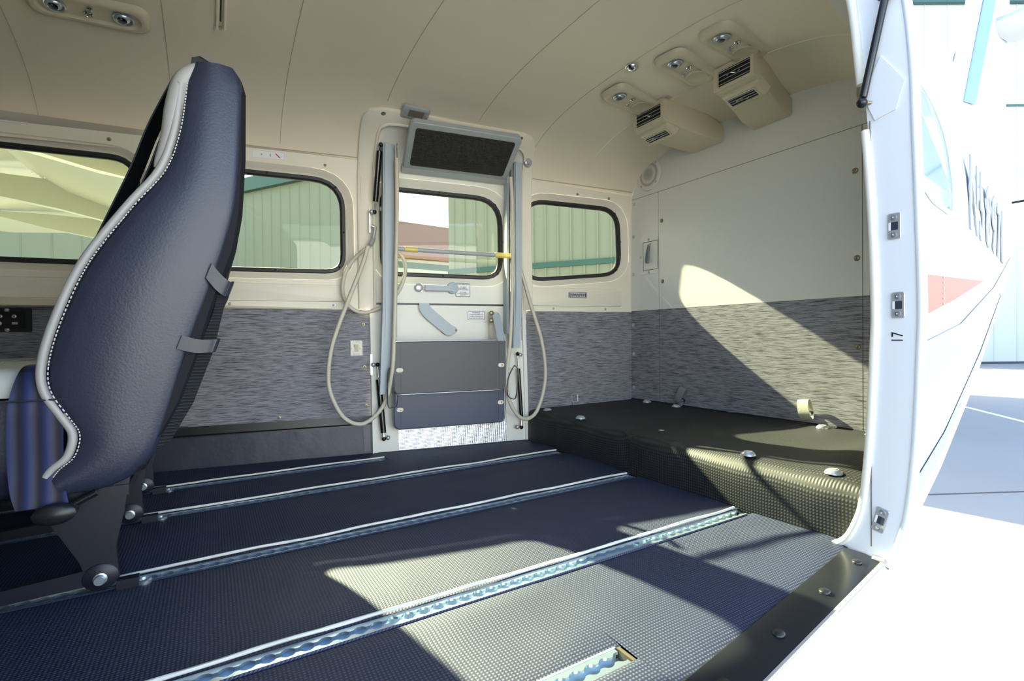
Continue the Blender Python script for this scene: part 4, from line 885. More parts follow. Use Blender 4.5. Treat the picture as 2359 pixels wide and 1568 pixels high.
# ================================================================== SEAT
seat_root = empty('double_seat', (-0.22, 1.48, 0)); tag(seat_root, 'navy leather seat with pale grey piping and mesh pockets standing on the seat tracks', 'seat')
def seat_unit(y0, y1, detail):
    root = seat_root
    front = [(-0.020, 0.968), (-0.036, 0.923), (-0.048, 0.833), (-0.071, 0.757), (-0.119, 0.685), (-0.179, 0.585), (-0.214, 0.495), (-0.234, 0.416), (-0.233, 0.366), (-0.211, 0.321), (-0.197, 0.29), (-0.204, 0.254), (-0.223, 0.235), (-0.232, 0.222)]
    back0 = [(-0.218, 0.190), (-0.150, 0.193), (-0.097, 0.230), (-0.067, 0.308), (-0.032, 0.434), (0.011, 0.565), (0.043, 0.684), (0.053, 0.77), (0.058, 0.86), (0.060, 0.945), (0.054, 0.966), (0.040, 0.972), (0.010, 0.974)]
    back = [(0.046, 0.972), (0.060, 0.945), (0.058, 0.86), (0.053, 0.77), (0.043, 0.684), (0.011, 0.565), (-0.032, 0.434), (-0.067, 0.308), (-0.097, 0.230), (-0.150, 0.193), (-0.214, 0.188)]
    def samp(pts, n):
        c = catmull([Vector((p[0], p[1])).to_3d() for p in pts], 6); return [Vector(p).to_3d() for p in dens([(q.x, q.y) for q in c], n)]
    Fc, Bc = samp(front, 44), samp(back, 44); rings = []
    edge = [(0.0, 0.020), (0.02, 0.009), (0.06, 0.003), (0.14, 0.0), (0.32, -0.004), (0.5, -0.006), (0.68, -0.004), (0.86, 0.0), (0.94, 0.003), (0.98, 0.009), (1.0, 0.020)]
    for fq, bq in zip(Fc, Bc):
        near_ = [(fq.lerp(bq, t), y0 + dy) for t, dy in edge]; far_ = [(fq.lerp(bq, t), y1 - dy) for t, dy in reversed(edge)]
        rings.append([Vector((p.x, y, p.y)) for p, y in near_ + far_])
    b = MB(); b.loft(rings); b.build('backrest', 'navy', root, 60)
    # pale bolster and piping down the front edge, its stitching
    fp = catmull([Vector((a - 0.002, y0 + 0.004, c)) for a, c in front[1:]], 6); n = len(fp)
    rad = [0.0052 for i in range(n)]
    b = MB(); b.tube([p + Vector((-0.004, 0.002, 0)) for p in fp], [0.0068] * n, 8); b.build('piping', 'greyleather', root, 70)
    hb = catmull([Vector((a, y0 + 0.016, c)) for a, c in ((-0.012, 0.963), (-0.038, 0.935), (-0.052, 0.88), (-0.062, 0.82), (-0.080, 0.762))], 6)
    hr = [0.006 + 0.0105 * math.sin(PI * min(1, (i / (len(hb) - 1)) * 0.9 + 0.1)) ** 0.7 for i in range(len(hb))]
    b = MB(); b.tube(hb, hr, 10); b.build('head_bolster', 'greyleather', root, 70)
    if detail:
        b = MB(); L = 0.0; last = fp[0]
        sp = [p + Vector((0.0068, -0.0065, 0)) for p in fp]; dd = 0
        for i in range(len(sp) - 1):
            seg = (sp[i + 1] - sp[i]).length; k = 0
            m_ = max(1, int(round(seg / 0.0066)))
            for j in range(m_):
                a = sp[i].lerp(sp[i + 1], j / m_); e = sp[i].lerp(sp[i + 1], (j + 0.6) / m_); b.cyl(a, e, 0.0011, 5)
        b.build('stitching', 'stitch', root, kind='stuff')
    # back shell, straps, mesh pocket
    bk = [(-0.105, 0.215), (-0.082, 0.262), (-0.048, 0.33), (-0.016, 0.425), (0.004, 0.50), (0.022, 0.556), (0.044, 0.62), (0.056, 0.69), (0.063, 0.80), (0.065, 0.93), (0.058, 0.955), (0.045, 0.94), (0.040, 0.70), (-0.03, 0.43), (-0.10, 0.23)]
    b = MB(); b.loft([[Vector((a - i, y, c)) for a, c in bk] for i, y in ((0.008, y0 + 0.006), (0.0, y0 + 0.016), (0.0, y1 - 0.016), (0.008, y1 - 0.006))]); b.build('back_shell', 'shell', root, 40)
    pk = [(-0.090, 0.250), (-0.066, 0.262), (-0.030, 0.33), (0.004, 0.428), (0.020, 0.50), (0.030, 0.554), (0.016, 0.554), (0.004, 0.50), (-0.03, 0.40)]
    b = MB(); b.loft([[Vector((a, y, c)) for a, c in pk] for y in (y0 + 0.012, y0 + 0.02, y1 - 0.02)]); b.build('mesh_pocket', 'mesh', root, 30)
    for (xa, za, xb, zb, hh) in ((-0.002, 0.578, 0.028, 0.545, 0.030), (-0.050, 0.444, 0.004, 0.436, 0.026)):
        b = MB(); nA = Vector((xb - xa, 0, zb - za)).normalized(); up_ = Vector((0.35, 0, 1)).normalized()
        pts = [Vector((xa, y0 - 0.001, za)), Vector(((xa + xb) / 2, y0 + 0.000, (za + zb) / 2 - 0.004)), Vector((xb, y0 + 0.006, zb)), Vector((xb + 0.006, y0 + 0.03, zb + 0.002)), Vector((xb + 0.006, y0 + 0.30, zb + 0.002))]
        pts = catmull(pts, 5); b.ribbon(pts, [up_ * hh] * len(pts), [Vector((0.0, -1, 0)) * 0.004] * 12 + [Vector((0.004, 0, 0))] * (len(pts) - 12)); b.build('pocket_strap', 'seatback', root, 40)
    b = MB(); b.loft([[Vector((a, y, c)) for a, c in ((-0.034, 0.966), (0.004, 0.970), (0.050, 0.970), (0.044, 0.996), (-0.004, 1.026), (-0.026, 1.016))] for y in (y0 + 0.09, y0 + 0.10, y0 + 0.18, y0 + 0.19)]); b.build('head_pad', 'blackpl', root, 40)
    b = MB(); b.loft([[Vector((a, y, c)) for a, c in ((-0.012, 1.020), (-0.004, 1.030), (0.046, 0.999), (0.040, 0.994))] for y in (y0 + 0.085, y0 + 0.15)]); b.build('head_trim', 'chrome', root, 40)
    # cushion
    lay = []
    for z, i in ((0.185, 0.02), (0.20, 0.004), (0.24, -0.004), (0.30, -0.006), (0.352, 0.0)):
        lay.append([Vector((a, c, z)) for a, c in rr(-0.47, (y0 + y1) / 2 + 0.006, 0.50 - 2 * i, y1 - y0 - 0.03 - 2 * i, 0.05)])
    b = MB(); b.loft(lay); b.build('cushion_base', 'navy', root, 60)
    lay = []
    for z, i in ((0.350, 0.002), (0.372, 0.004), (0.392, 0.016), (0.400, 0.040), (0.398, 0.10)):
        lay.append([Vector((a, c, z + 0.016 * max(0, (abs(c - (y0 + y1) / 2) / (y1 - y0) * 2 - 0.55)))) for a, c in rr(-0.47, (y0 + y1) / 2 + 0.006, 0.50 - 2 * i, y1 - y0 - 0.03 - 2 * i, 0.05)])
    b = MB(); b.loft(lay, False); b.build('cushion_top', 'creamleather', root, 70)
    b = MB()
    for a in (-0.40, -0.56): b.tube([Vector((a, y, 0.401)) for y in arange(y0 + 0.04, y1 - 0.04, 6)], 0.0015, 5)
    b.tube([Vector((-0.69 + 0.5 * k / 10, y0 + 0.001, 0.351)) for k in range(11)], 0.0016, 5); b.build('seat_seam', 'stitch' if not detail else 'seatback', root)
    return root
near = far = seat_unit(1.100, 1.475, True); seat_unit(1.490, 1.865, False)
# legs with feet on the tracks
def leg(y, parent, big):
    q = [(-0.275, 0.190), (-0.128, 0.206), (-0.138, 0.14), (-0.150, 0.083), (-0.146, 0.024), (-0.190, 0.020), (-0.200, 0.062), (-0.222, 0.106), (-0.245, 0.151)]
    fr = Fr((0, y, 0), (1, 0, 0), (0, 0, 1), (0, -1, 0))
    b = MB(); b.prism(fr, [(a, c) for a, c in q[::-1]], -0.006, 0.006); o = b.build('leg', 'legs', parent)
    b = MB(); b.loft([[Vector((x, y + s, z)) for s, z in ((-0.008, za), (0.008, za), (0.008, zb), (-0.008, zb))] for x, za, zb in ((-0.62, 0.014, 0.034), (-0.40, 0.014, 0.034), (-0.19, 0.020, 0.048))]); b.build('foot_bar', 'legs', o)
    b = MB(); b.lathe(fr, [(0.026, -0.004), (0.026, 0.0085), (0.024, 0.010), (0.0005, 0.010)], 18, -0.172, 0.032, sy=0.9); b.build('foot_lug', 'legs', o, 40)
    b = MB(); b.lathe(fr, [(0.0105, 0.010), (0.0105, 0.013), (0.0085, 0.0135), (0.0085, 0.021), (0.0075, 0.022), (0.0005, 0.022)], 12, -0.172, 0.030); b.build('bolt', 'alu', o, 30)
    b = MB(); b.box(WORLD, -0.15, -0.118, y - 0.012, y + 0.007, 0.002, 0.020); b.build('track_stop', 'legs', o)
    b = MB(); b.lathe(Fr((-0.110, y - 0.002, 0.003), (1, 0, 0), (0, 1, 0), (0, 0, 1)), [(0.011, 0), (0.011, 0.006), (0.0085, 0.0075), (0.007, 0.004), (0.0003, 0.004)], 14); b.build('track_stud', 'alu', o, 40)
    return o
leg(RC - 0.02, near, True); leg(RB - 0.03, far, False); leg(RA - 0.03, far, False)
b = MB(); b.box(WORLD, -0.27, -0.13, 1.12, 1.80, 0.172, 0.190); b.build('cross_beam', 'legs', near)
# belts
wd = Vector((0.062, 0, 0.0))
pts = catmull([(-0.225, 1.17, 0.408), (-0.236, 1.128, 0.402), (-0.246, 1.106, 0.352), (-0.249, 1.104, 0.30), (-0.249, 1.104, 0.25), (-0.246, 1.100, 0.205), (-0.240, 1.096, 0.176)], 6)
belt = empty('lap_belt', (-0.23, 1.07, 0.16)); tag(belt, 'shiny navy lap belt webbing folded over the side of the seat cushion', 'seat belt')
b = MB(); b.ribbon(pts, [Vector((0.070 - 0.012 * max(0, i / len(pts) - 0.6), 0.0, 0.0)) for i in range(len(pts))], [Vector((0, 0.0025, 0.0012))] * len(pts)); b.build('webbing', 'web', belt, 50)
b = MB(); b.cyl((-0.205, 1.098, 0.172), (-0.172, 1.10, 0.188), 0.006, 10); b.lathe(Fr((-0.205, 1.094, 0.168), (1, 0, 0), (0, 0, 1), (0, -1, 0)), [(0.011, 0), (0.010, 0.004), (0.0005, 0.005)], 14); b.build('anchor', 'strut', belt, 50)
b = MB(); b.lathe(Fr((-0.222, 1.078, 0.166), (1, 0, 0), (0, 0, 1), (0, -1, 0)), [(0.028, -0.006), (0.028, 0.004), (0.02, 0.009), (0.0005, 0.010)], 16, sy=0.6); b.build('retractor', 'blackpl', belt, 50)
sh = empty('shoulder_belt', (-0.12, 1.22, 0.6)); tag(sh, 'black shoulder belt running down the front of the navy seat back', 'seat belt')
pts = [Vector((-0.050, 1.22, 0.975)), Vector((-0.092, 1.215, 0.87)), Vector((-0.122, 1.21, 0.775)), Vector((-0.158, 1.20, 0.675)), Vector((-0.190, 1.19, 0.585)), Vector((-0.235, 1.18, 0.46))]
b = MB(); pp = catmull(pts, 5); b.ribbon(pp, [Vector((0.012, 0.05, 0.0)) for _ in pp], [Vector((0.003, 0, 0.001))] * len(pp)); b.build('webbing', 'webblack', sh, 50)
b = MB(); pp = [p + Vector((0.018, 0.03, 0.0)) for p in pp]; b.ribbon(pp, [Vector((0.004, 0.052, 0.0)) for _ in pp], [Vector((0.003, 0, 0.001))] * len(pp)); b.build('webbing_fold', 'webblack', sh, 50)

# ================================================================== CARGO DOOR OPENING
jin = [(1.30, 0.640), (1.24, 0.572), (1.18, 0.530), (1.128, 0.509), (0.98, 0.494), (0.853, 0.483), (0.678, 0.472), (0.505, 0.467), (0.419, 0.469), (0.245, 0.477), (0.111, 0.489), (0.053, 0.505), (0.018, 0.523), (0.000, 0.545)]
jout = [(1.26, 0.555), (1.20, 0.485), (1.13, 0.442), (1.079, 0.425), (0.951, 0.414), (0.845, 0.411), (0.680, 0.406), (0.505, 0.402), (0.419, 0.404), (0.245, 0.411), (0.111, 0.423), (0.050, 0.436), (0.012, 0.448), (-0.010, 0.460)]
JX = 1.130
jamb = empty('trim_1', (JX, 0.45, 0)); tag(jamb, 'white curved rear jamb of the open cargo door', kind='structure')
ci = catmull([Vector((0, y, z)) for z, y in jin], 4); co = catmull([Vector((0, y, z)) for z, y in jout], 4)
b = MB(); b.loft([[Vector((JX + 0.05, p.y, p.z)) for p in ci], [Vector((JX, p.y, p.z)) for p in ci], [Vector((JX - 0.0015, p.y, p.z)) for p in [i.lerp(o, 0.5) for i, o in zip(ci, co)]], [Vector((JX, p.y, p.z)) for p in co], [Vector((JX + 0.016, p.y - 0.010, p.z)) for p in co]], False, False, False); b.build('jamb_face', 'jamb', jamb, 40)
b = MB(); b.tube([Vector((JX + 0.004, p.y - 0.004, p.z)) for p in co], 0.0075, 10); b.build('outer_bead', 'jamb', jamb, 70)
cs = [p for p in ci if p.z < 0.868]; b = MB(); b.tube([Vector((JX - 0.003, p.y + 0.004, p.z)) for p in cs], 0.0075, 10); b.build('door_seal', 'bulb', jamb, 70)
cs = [p for p in ci if p.z > 0.925]; b = MB(); b.tube([Vector((JX - 0.003, p.y + 0.003, p.z)) for p in cs], 0.0082, 10); b.build('door_seal', 'bulb', jamb, 70)
fj = Fr((JX - 0.0015, 0.45, 0), (0, -1, 0), (0, 0, 1), (-1, 0, 0))
b = MB(); b.prism(fj, [(-0.040, 0.922), (-0.020, 0.868), (0.015, 0.876), (0.030, 0.925), (-0.010, 0.99)][::1], 0, 0.0025); b.build('gusset', 'jamb', jamb)
b = MB(); b.box(fj, -0.030, -0.0285, 0.02, 0.87, -0.001, 0.0008); b.build('jamb_seam', 'seam', jamb)
def striker(y, z, tilt, lab):
    root = empty('striker_plate', (JX - 0.002, y, z)); tag(root, lab, 'striker plate', 'latch striker plates on the cargo door jamb')
    ca, sa = math.cos(R(tilt)), math.sin(R(tilt)); f = Fr((JX - 0.002, y, z), (0, -ca, sa), (0, sa, ca), (-1, 0, 0))
    b = MB(); b.prism(f, rr(0, 0, 0.0215, 0.050, 0.004, 4), 0, 0.0025, 0.0008); b.build('plate', 'silver', root)
    b = MB(); b.prism(f, rr(0.001, 0, 0.0115, 0.0155, 0.001, 2), 0.0024, 0.0028); b.build('latch_hole', 'raildark', root)
    b = MB(); b.box(f, -0.0088, -0.005, -0.0075, 0.0075, 0.0024, 0.0029); b.build('latch_lip', 'white', root)
    for c in (-0.0165, 0.0165):
        b = MB(); b.lathe(f, [(0.0055, 0.0022), (0.0052, 0.0035), (0.002, 0.004), (0.0003, 0.003)], 14, 0, c); b.build('plate_screw', 'alu', root, 40)
striker(0.438, 0.653, 0, 'silver latch striker plate highest on the white cargo door jamb')
striker(0.432, 0.501, 0, 'silver latch striker plate just above the number on the white jamb')
striker(0.463, 0.078, -14, 'silver latch striker plate low on the curved foot of the white jamb')
num = text(Fr((JX - 0.0022, 0.433, 0.439), (0, 0, 1), (0, 1, 0), (-1, 0, 0)), '17', 0.027, 'blackpl', None, 'number_decal', 0.8, 0.0002)
tag(num, 'black number 17 printed sideways on the white cargo door jamb', 'number')
# sill scuff plate
def so_(x): return sill_in(x) - 0.062
sill = empty('trim_2', (0.5, 0.40, 0)); tag(sill, 'dark scuff plate along the cargo door sill', kind='structure')
xs2 = arange(-0.35, 1.118, 10)
b = MB(); b.loft([[Vector((x, sill_in(x) + 0.004, 0.002)) for x in xs2], [Vector((x, sill_in(x), 0.0052)) for x in xs2], [Vector((x, sill_in(x) - 0.034, 0.0056)) for x in xs2], [Vector((x, so_(x), 0.001)) for x in xs2], [Vector((x, so_(x), -0.006)) for x in xs2]], False, False, False); b.build('scuff_plate', 'sill', sill, 20)
b = MB(); b.tube([Vector((x, so_(x) - 0.003, -0.002)) for x in xs2], 0.004, 6); b.build('edge_seal', 'siltrim', sill, 60)
b = MB(); b.loft([[Vector((x, so_(x) - 0.005, -0.006)) for x in xs2], [Vector((x, so_(x) - 0.012, -0.012)) for x in xs2], [Vector((x, so_(x) - 0.020, -0.030)) for x in xs2], [Vector((x, so_(x) - 0.012, -0.16)) for x in xs2], [Vector((x, so_(x) + 0.06, -0.26)) for x in xs2]], False, False, False); b.build('sill_skin', 'paint', sill, 50)
scm = MB(); scm.lathe(WORLD, [(0.0085, 0), (0.0085, 0.002), (0.0075, 0.0034), (0.0004, 0.0042)], 16, sx=1.25); scm = scm.mesh('scuff_screw', 'blackpl'); sm(scm, 50)
for x in (0.22, 0.385, 0.55, 0.712, 0.895, 1.064):
    inst('screw', scm, Fr((x, sill_in(x) - 0.036, 0.0048), (1, 0.15, 0), (-0.15, 1, 0), (0, 0, 1)), sill)
b = MB(); b.box(Fr((1.118, 0.463, -0.004), (1, 0.15, 0), (-0.15, 1, 0), (0, 0, 1)), -0.008, 0.010, -0.010, 0.010, -0.006, 0.008); b.build('corner_block', 'siltrim', sill)
# gas strut of the raised cargo door
gs = empty('cargo_door_strut', (1.118, 0.498, 0.905)); tag(gs, 'black gas strut of the raised cargo door crossing the top of the jamb', 'gas strut')
p, q = Vector((1.112, 0.486, 0.905)), Vector((1.118, 0.445, 1.108)); e = p + (q - p) * 2.2
b = MB(); b.cyl(p + (q - p) * 0.05, p + (q - p) * 0.93, 0.0068, 14); b.build('rod', 'strut', gs, 60)
b = MB(); b.cyl(p + (q - p) * 0.92, e, 0.0125, 16); b.build('cylinder', 'strut', gs, 60)
b = MB(); b.sphere(p, 0.0098, 12, 9); b.build('ball_end', 'strut', gs, 60)
b = MB(); b.cyl(p, p + Vector((0.02, -0.012, 0.0)), 0.004, 8); b.build('ball_stud', 'brass', gs, 60)

# ================================================================== AIRCRAFT OUTSIDE
fus = empty('tail_fuselage', (2.5, CY, -0.2)); tag(fus, 'white tapering tail of the aircraft with a red stripe and registration letters', 'aircraft tail')
def skin_y(x): return 0.19 + 0.19 * x
def fsec(x):
    hw = CY - skin_y(x)
    zt = interp(x, [1.1, 1.7, 2.5, 3.5, 4.7], [1.44, 1.40, 1.37, 1.34, 1.31]); zb = interp(x, [1.1, 1.6, 2.2, 3.0, 3.8, 4.7], [-0.24, -0.14, 0.05, 0.37, 0.76, 1.12])
    return hw, (zt + zb) / 2, (zt - zb) / 2
def fpt(x, a, off=0.0):
    hw, zm, hh = fsec(x); c, s = math.cos(a), math.sin(a); n = 2.9 if s > 0 else 4.6
    return Vector((x, CY - (hw + off) * math.copysign(abs(c) ** (2 / n), c), zm + (hh + off) * math.copysign(abs(s) ** (2 / n), s)))
xf = arange(1.76, 4.72, 18)
b = MB(); b.loft([[fpt(x, 2 * PI * k / 64) for k in range(64)] for x in xf], False, True); b.build('skin', 'paint', fus, 50)
b = MB(); b.loft([[fpt(x, -PI * 0.985 + PI * 1.485 * k / 48.0) for k in range(49)] for x in arange(1.136, 1.76, 5)], False, False, False); b.build('port_skin', 'paint', fus, 50)
def fside(x, z, off=0.002):
    hw, zm, hh = fsec(x); n = 2.9 if z > zm else 4.6; r = max(0.0, 1 - (abs(z - zm) / hh) ** n) ** (1 / n); return Vector((x, CY - hw * r - off, z))
def decal(poly, mt, name, off=0.002, step=0.06):
    cdt_panel(lambda x, z: fside(x, z, off), poly, [], name, mt, fus, step)
decal([(1.15, 0.475), (1.6, 0.53), (2.25, 0.620), (1.15, 0.560)], 'redpaint', 'red_stripe', step=0.05)
decal([(1.15, 0.330), (1.7, 0.40), (2.6, 0.56), (3.5, 0.80), (3.5, 0.83), (2.6, 0.62), (1.7, 0.47), (1.15, 0.425)], 'greypaint', 'grey_stripe')
decal([(1.15, 0.10), (1.5, 0.16), (2.2, 0.34), (3.0, 0.60), (3.0, 0.62), (2.2, 0.38), (1.5, 0.21), (1.15, 0.16)], 'greypaint', 'grey_stripe')
# registration
M['letters'] = mat('letter_paint', C(176, 181, 189), 0.5, spec=0.1)
for k, ch in enumerate('N5897L'):
    x = 1.92 + 0.195 * k; p0, p1 = fside(x, 0.75, 0.004), fside(x + 0.1, 0.75, 0.004)
    f = Fr(fside(x + 0.07, 0.845, 0.004), p1 - p0, (0, 0, 1), (p1 - p0).normalized().cross(Vector((0, 0, 1))))
    text(f, ch, 0.30, 'letters', fus, 'registration_letter', 0.95, 0.002, 0.006)
# rear port window of the cabin, seen from outside
q = [(1.158, 0.745), (1.30, 0.728), (1.560, 0.738), (1.575, 0.80), (1.55, 0.93), (1.45, 0.985), (1.30, 0.985), (1.158, 0.965)]
q = rquad(q, [0.02, 0.03, 0.05, 0.04, 0.05, 0.04, 0.04, 0.02], 3)
pw = empty('tail_window', fside(1.36, 0.73)); tag(pw, 'rounded port window behind the cargo door reflecting a pale building', 'window')
M['dkglass'] = mat('reflective_window', C(112, 138, 140), 0.06, 0.0, spec=0.3)
b = MB(); P0 = [fside(x, z, 0.003) for x, z in q]; b.add(P0, [tuple(range(len(q)))]); b.build('pane', 'dkglass', pw)
b = MB(); b.tube([fside(x, z, 0.003) for x, z in offset(q, -0.004) if True], 0.005, 6, closed=True); b.build('frame', 'jamb', pw, 60)
rv = MB(); rv.lathe(WORLD, [(0.0035, 0), (0.003, 0.0012), (0.0003, 0.0016)], 6); rv = rv.mesh('rivet', 'paint')
k = 0
b = MB()
for i in range(120):
    x = 1.16 + i * 0.0235; a = R(-42); b.sphere(fpt(x, a, 0.001), 0.0042, 6, 4)
b.build('belly_rivets', 'paint', fus, kind='stuff')
for i in range(7): inst('rivet', rv, Fr(fside(1.42, 0.50 + 0.012 * i, 0.003), (1, 0.19, 0), (0, 0, 1), (0.19, -1, 0)), fus)
# fin and tailplane
fin = empty('vertical_fin', (4.1, CY, 1.3)); tag(fin, 'white vertical tail fin with a pale blue leading-edge boot', 'tail fin')
def foil(z, x0, x1, th):
    return [Vector((x0 + (x1 - x0) * u, CY + s * th * (1 - u) ** 0.6 * min(1, u * 8) ** 0.5, z)) for u, s in [(0, 0), (0.06, -1), (0.2, -1), (0.5, -1), (0.8, -1), (1, -0.2), (0.8, 1), (0.5, 1), (0.2, 1), (0.06, 1)]]
b = MB(); b.loft([foil(1.25, 2.55, 4.60, 0.05), foil(1.45, 3.25, 4.60, 0.06), foil(1.76, 3.64, 4.60, 0.065), foil(3.2, 4.34, 4.75, 0.05)]); b.build('fin', 'paint', fin, 40)
b = MB(); b.loft([[Vector((x0, CY - 0.052, z)), Vector((x0 + 0.11, CY - 0.070, z)), Vector((x0 + 0.11, CY - 0.066, z)), Vector((x0, CY - 0.046, z))] for z, x0 in ((1.77, 3.715), (3.1, 4.34))]); b.build('deice_boot', 'boot', fin)
stab = empty('tailplane', (4.3, CY, 2.36)); tag(stab, 'white horizontal tailplane crossing behind the fin', 'tailplane')
def hfoil(y, x0, x1, th, z): return [Vector((x0 + (x1 - x0) * u, y, z + s * th)) for u, s in ((0, 0), (0.08, 0.7), (0.3, 1), (0.7, 0.6), (1, 0), (0.7, -0.6), (0.3, -1), (0.08, -0.7))]
b = MB(); b.loft([hfoil(1.12, 4.26, 4.68, 0.055, 2.40), hfoil(-1.9, 4.36, 4.72, 0.04, 2.40)]); b.build('port_half', 'paint', stab, 40)
b = MB(); b.loft([hfoil(1.19, 3.80, 4.66, 0.075, 2.10), hfoil(1.75, 4.08, 4.66, 0.06, 2.10)]); b.build('root_fairing', 'paint', stab, 40)
tb = empty('tail_tube', (3.75, 0.86, 1.05)); tag(tb, 'polished metal tube sticking out from the side of the tail', 'tube')
b = MB(); b.cyl((3.72, 0.80, 1.145), (3.86, 0.36, 1.165), 0.040, 20); b.build('tube', 'chrome', tb, 40)
b = MB(); b.cyl((3.70, 0.90, 1.14), (3.72, 0.80, 1.145), 0.006, 8); b.build('tip', 'strut', tb, 40)
# wing over the starboard side, seen through the window behind the seat
wing = empty('wing', (-1.6, 5, 1.6)); tag(wing, 'pale underside of the aircraft wing seen through the window behind the seat', 'wing')
def wz(y): return 1.56 + 0.05 * (y - 2)
b = MB(); b.loft([[Vector((x, y, wz(y) + z)) for x, z in ((-3.4, 0.05), (-3.2, 0.0), (-2.2, -0.03), (-1.15, 0.06), (-1.15, 0.10), (-2.4, 0.22), (-3.2, 0.2))] for y in (1.7, 4.5, 9.0)]); b.build('main_panel', 'wingpaint', wing, 40)
b = MB(); b.loft([[Vector((x, y, wz(y) + z)) for x, z in ((-1.14, 0.02), (-0.95, -0.10), (-0.22, -0.36), (-0.20, -0.34), (-0.90, -0.02), (-1.14, 0.08))] for y in (2.25, 8.0)]); b.build('flap', 'wingpaint', wing, 40)
for y in (3.05, 5.2, 7.2):
    b = MB(); b.loft([[Vector((x, y + s * t, wz(y) + z)) for s, z in ((-1, za), (1, za), (1, zb), (-1, zb))] for x, za, zb, t in ((-2.0, -0.04, -0.02, 0.02), (-1.5, -0.16, -0.01, 0.04), (-1.0, -0.24, -0.02, 0.04), (-0.45, -0.36, -0.22, 0.03), (-0.30, -0.38, -0.33, 0.015))]); b.build('flap_track', 'wingpaint', wing, 40)
    b = MB(); b.cyl((-1.2, y + 0.05, wz(y) - 0.02), (-0.42, y + 0.07, wz(y) - 0.30), 0.016, 8); b.build('flap_rod', 'greypaint', wing, 60)
b = MB(); b.loft([[Vector((x + 0.0, y, z + dz)) for x, dz in ((-2.35, 0), (-2.2, 0.03), (-2.05, 0), (-2.2, -0.03))] for y, z in ((2.0, -0.1), (5.6, 1.72))]); b.build('lift_strut', 'wingpaint', wing, 40)
b = MB()
for y in (2.6, 3.4, 4.2, 5.0, 5.8):
    for i in range(26): b.sphere((-1.12 + i * 0.035, y, wz(y) - 0.012 - i * 0.0135), 0.006, 5, 3)
b.build('flap_rivets', 'white', wing, kind='stuff')

# ================================================================== AIRFIELD
GZ = -1.25
gr = MB(); gr.grid(lambda x, y: Vector((x, y, GZ)), [-80, -20, 0, 10, 30, 90], [-80, -20, 0, 10, 30, 90]); gr.build('ground', 'conc', None, label='concrete apron outside the aircraft', kind='structure')
jt = MB(); jt.box(WORLD, -30, 60, 2.02, 2.035, GZ, GZ + 0.003); jt.build('pavement_joint', 'joint', None, label='dark joint in the concrete running along the aircraft', category='joint') if False else None
def jointline(p, q, wdt, mt, name, label):
    d = (Vector(q) - Vector(p)).normalized(); n = Vector((-d.y, d.x, 0)) * wdt / 2; z = Vector((0, 0, GZ + 0.003))
    b = MB(); b.loft([[Vector((*e, 0)) + z + n, Vector((*e, 0)) + z - n, Vector((*e, 0)) + z - n - Vector((0, 0, 0.002)), Vector((*e, 0)) + z + n - Vector((0, 0, 0.002))] for e in (p, q)]); o = b.build(name, mt); tag(o, label, 'marking'); return o
jointline((5.6, 2.6), (9.0, 0.83), 0.03, 'joint', 'pavement_joint', 'thin dark joint across the concrete under the tail')
jointline((15.2, 4.85), (11.5, 1.72), 0.12, 'whiteline', 'pavement_line', 'pale painted line on the shaded concrete beyond the tail')
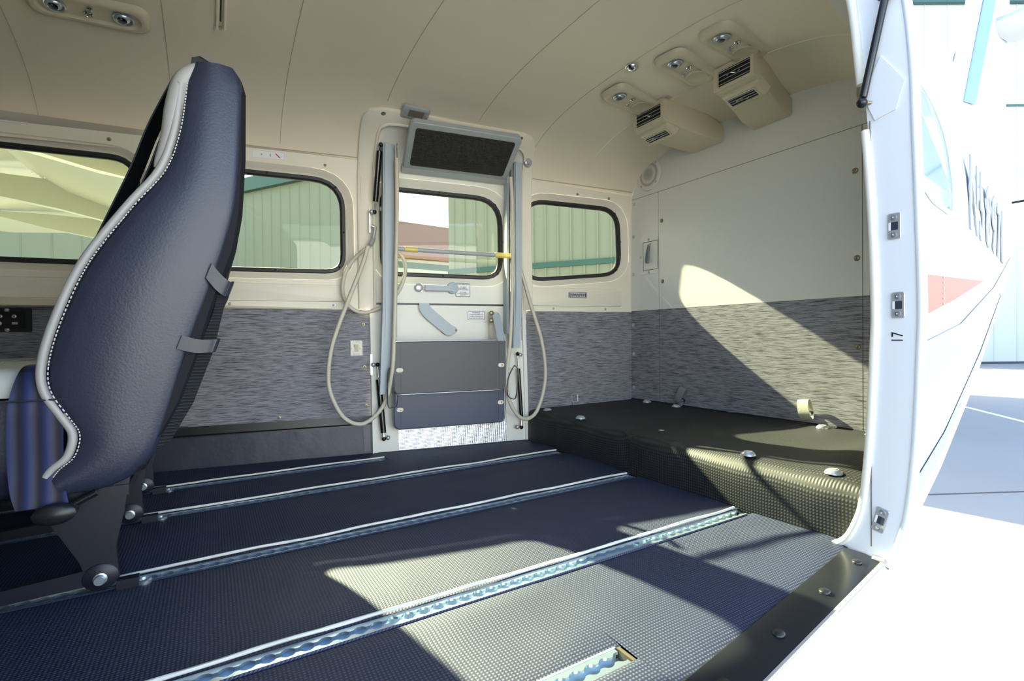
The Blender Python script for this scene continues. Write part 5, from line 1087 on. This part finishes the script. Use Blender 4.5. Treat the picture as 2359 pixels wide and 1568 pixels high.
def hangar(name, p, q, z1, label, stripe_z, depth=14.0, rib=0.6, wallm='hwall', fascia=0.5, base=True, flipn=False, ribw=0.03):
    P, Q = Vector((p[0], p[1], 0)), Vector((q[0], q[1], 0)); U = (Q - P).normalized(); N = Vector((U.y, -U.x, 0))
    if flipn: N = -N
    L = (Q - P).length; f = Fr((P.x, P.y, GZ), U, (0, 0, 1), N)
    root = empty(name, (P.x, P.y, GZ)); tag(root, label, 'hangar')
    b = MB(); b.box(f, 0, L, 0, z1, -depth, 0); b.build('wall', wallm, root)
    me = MB(); me.loft([[Vector((a, z, c)) for a, c in ((-ribw, 0), (-ribw * 0.5, 0.03), (ribw * 0.5, 0.03), (ribw, 0))] for z in (0.0, z1 - fascia)], True, True); me = me.mesh('siding_rib', wallm)
    for k in range(int(L / rib)):
        g = Fr(f.p(rib * (k + 0.5), 0, 0), f.U, f.V, f.N); inst('siding_rib', me, g, root)
    b = MB(); b.box(f, -0.2, L + 0.2, z1 - fascia, z1 + 0.1, -depth - 0.2, 0.25); b.build('roof_fascia', 'teal', root)
    if stripe_z:
        b = MB(); b.box(f, 0, L, stripe_z, stripe_z + 0.11, 0, 0.05); b.build('teal_stripe', 'teal', root)
    if base: b = MB(); b.box(f, 0, L, 0, 0.12, 0, 0.06); b.build('base_trim', 'joint', root)
    return root
M['hwall'] = mat('beige_siding', C(134, 133, 120), 0.6)
M['hwall3'] = mat('plaster_wall', C(190, 188, 180), 0.7)
M['hwall2'] = mat('pale_siding', C(186, 190, 194), 0.6)
hangar('hangar', (4.55, 10.2), (8.3, 4.75), 8.2, 'beige sheet-metal hangar with a teal stripe seen through the aft windows', 3.08, 10.0, 0.27, flipn=False)
hangar('hangar', (-1.0, 30.0), (5.2, 20.2), 8.95, 'beige hangar with a teal roof edge seen through the middle window', None, 1.0, 0.6, flipn=False)
hangar('hangar', (29.4, 12.6), (44.5, 3.5), 19.6, 'tall white sheet-metal hangar behind the tail of the aircraft', 13.4, 10.0, 1.2, 'hwall2', 0.9)
hs = empty('reflected_house', (12, 34, GZ)); tag(hs, 'pale red-roofed building standing in for a reflection in the airstair door window', 'building')  # built beyond the glass in place of a reflection of the port side
f = Fr((8.2, 31, GZ), (1, 0.1, 0), (0, 0, 1), (0.1, -1, 0))
b = MB(); b.box(f, 0, 9.5, 0, 6.9, -8, 0); b.build('wall', 'hwall3', hs)
b = MB(); b.loft([[f.p(a, z, c) for z, c in ((6.8, 0.5), (6.95, 0.5), (10.2, -4), (6.95, -8.5), (6.8, -8.5))] for a in (-0.4, 9.9)]); b.build('roof', 'roofred', hs)
b = MB(); b.box(f, 0, 9.5, 6.2, 6.6, 0, 0.05); b.build('teal_band', 'teal', hs)
hangar('hangar', (-34.0, 33.0), (-3.5, 35.0), 8.8, 'low hangar with a teal roof edge beneath the wing in the window behind the seat', None, 10.0, 1.2, 'hwall', 0.5)
# pale hangar on the port side, which the tail window reflects
hangar('hangar', (-30.0, -34.0), (34.0, -30.0), 9.5, 'pale hangar with a teal roof edge across the apron on the cargo door side', None, 10.0, 2.0, 'hwall2', 1.2, flipn=True)
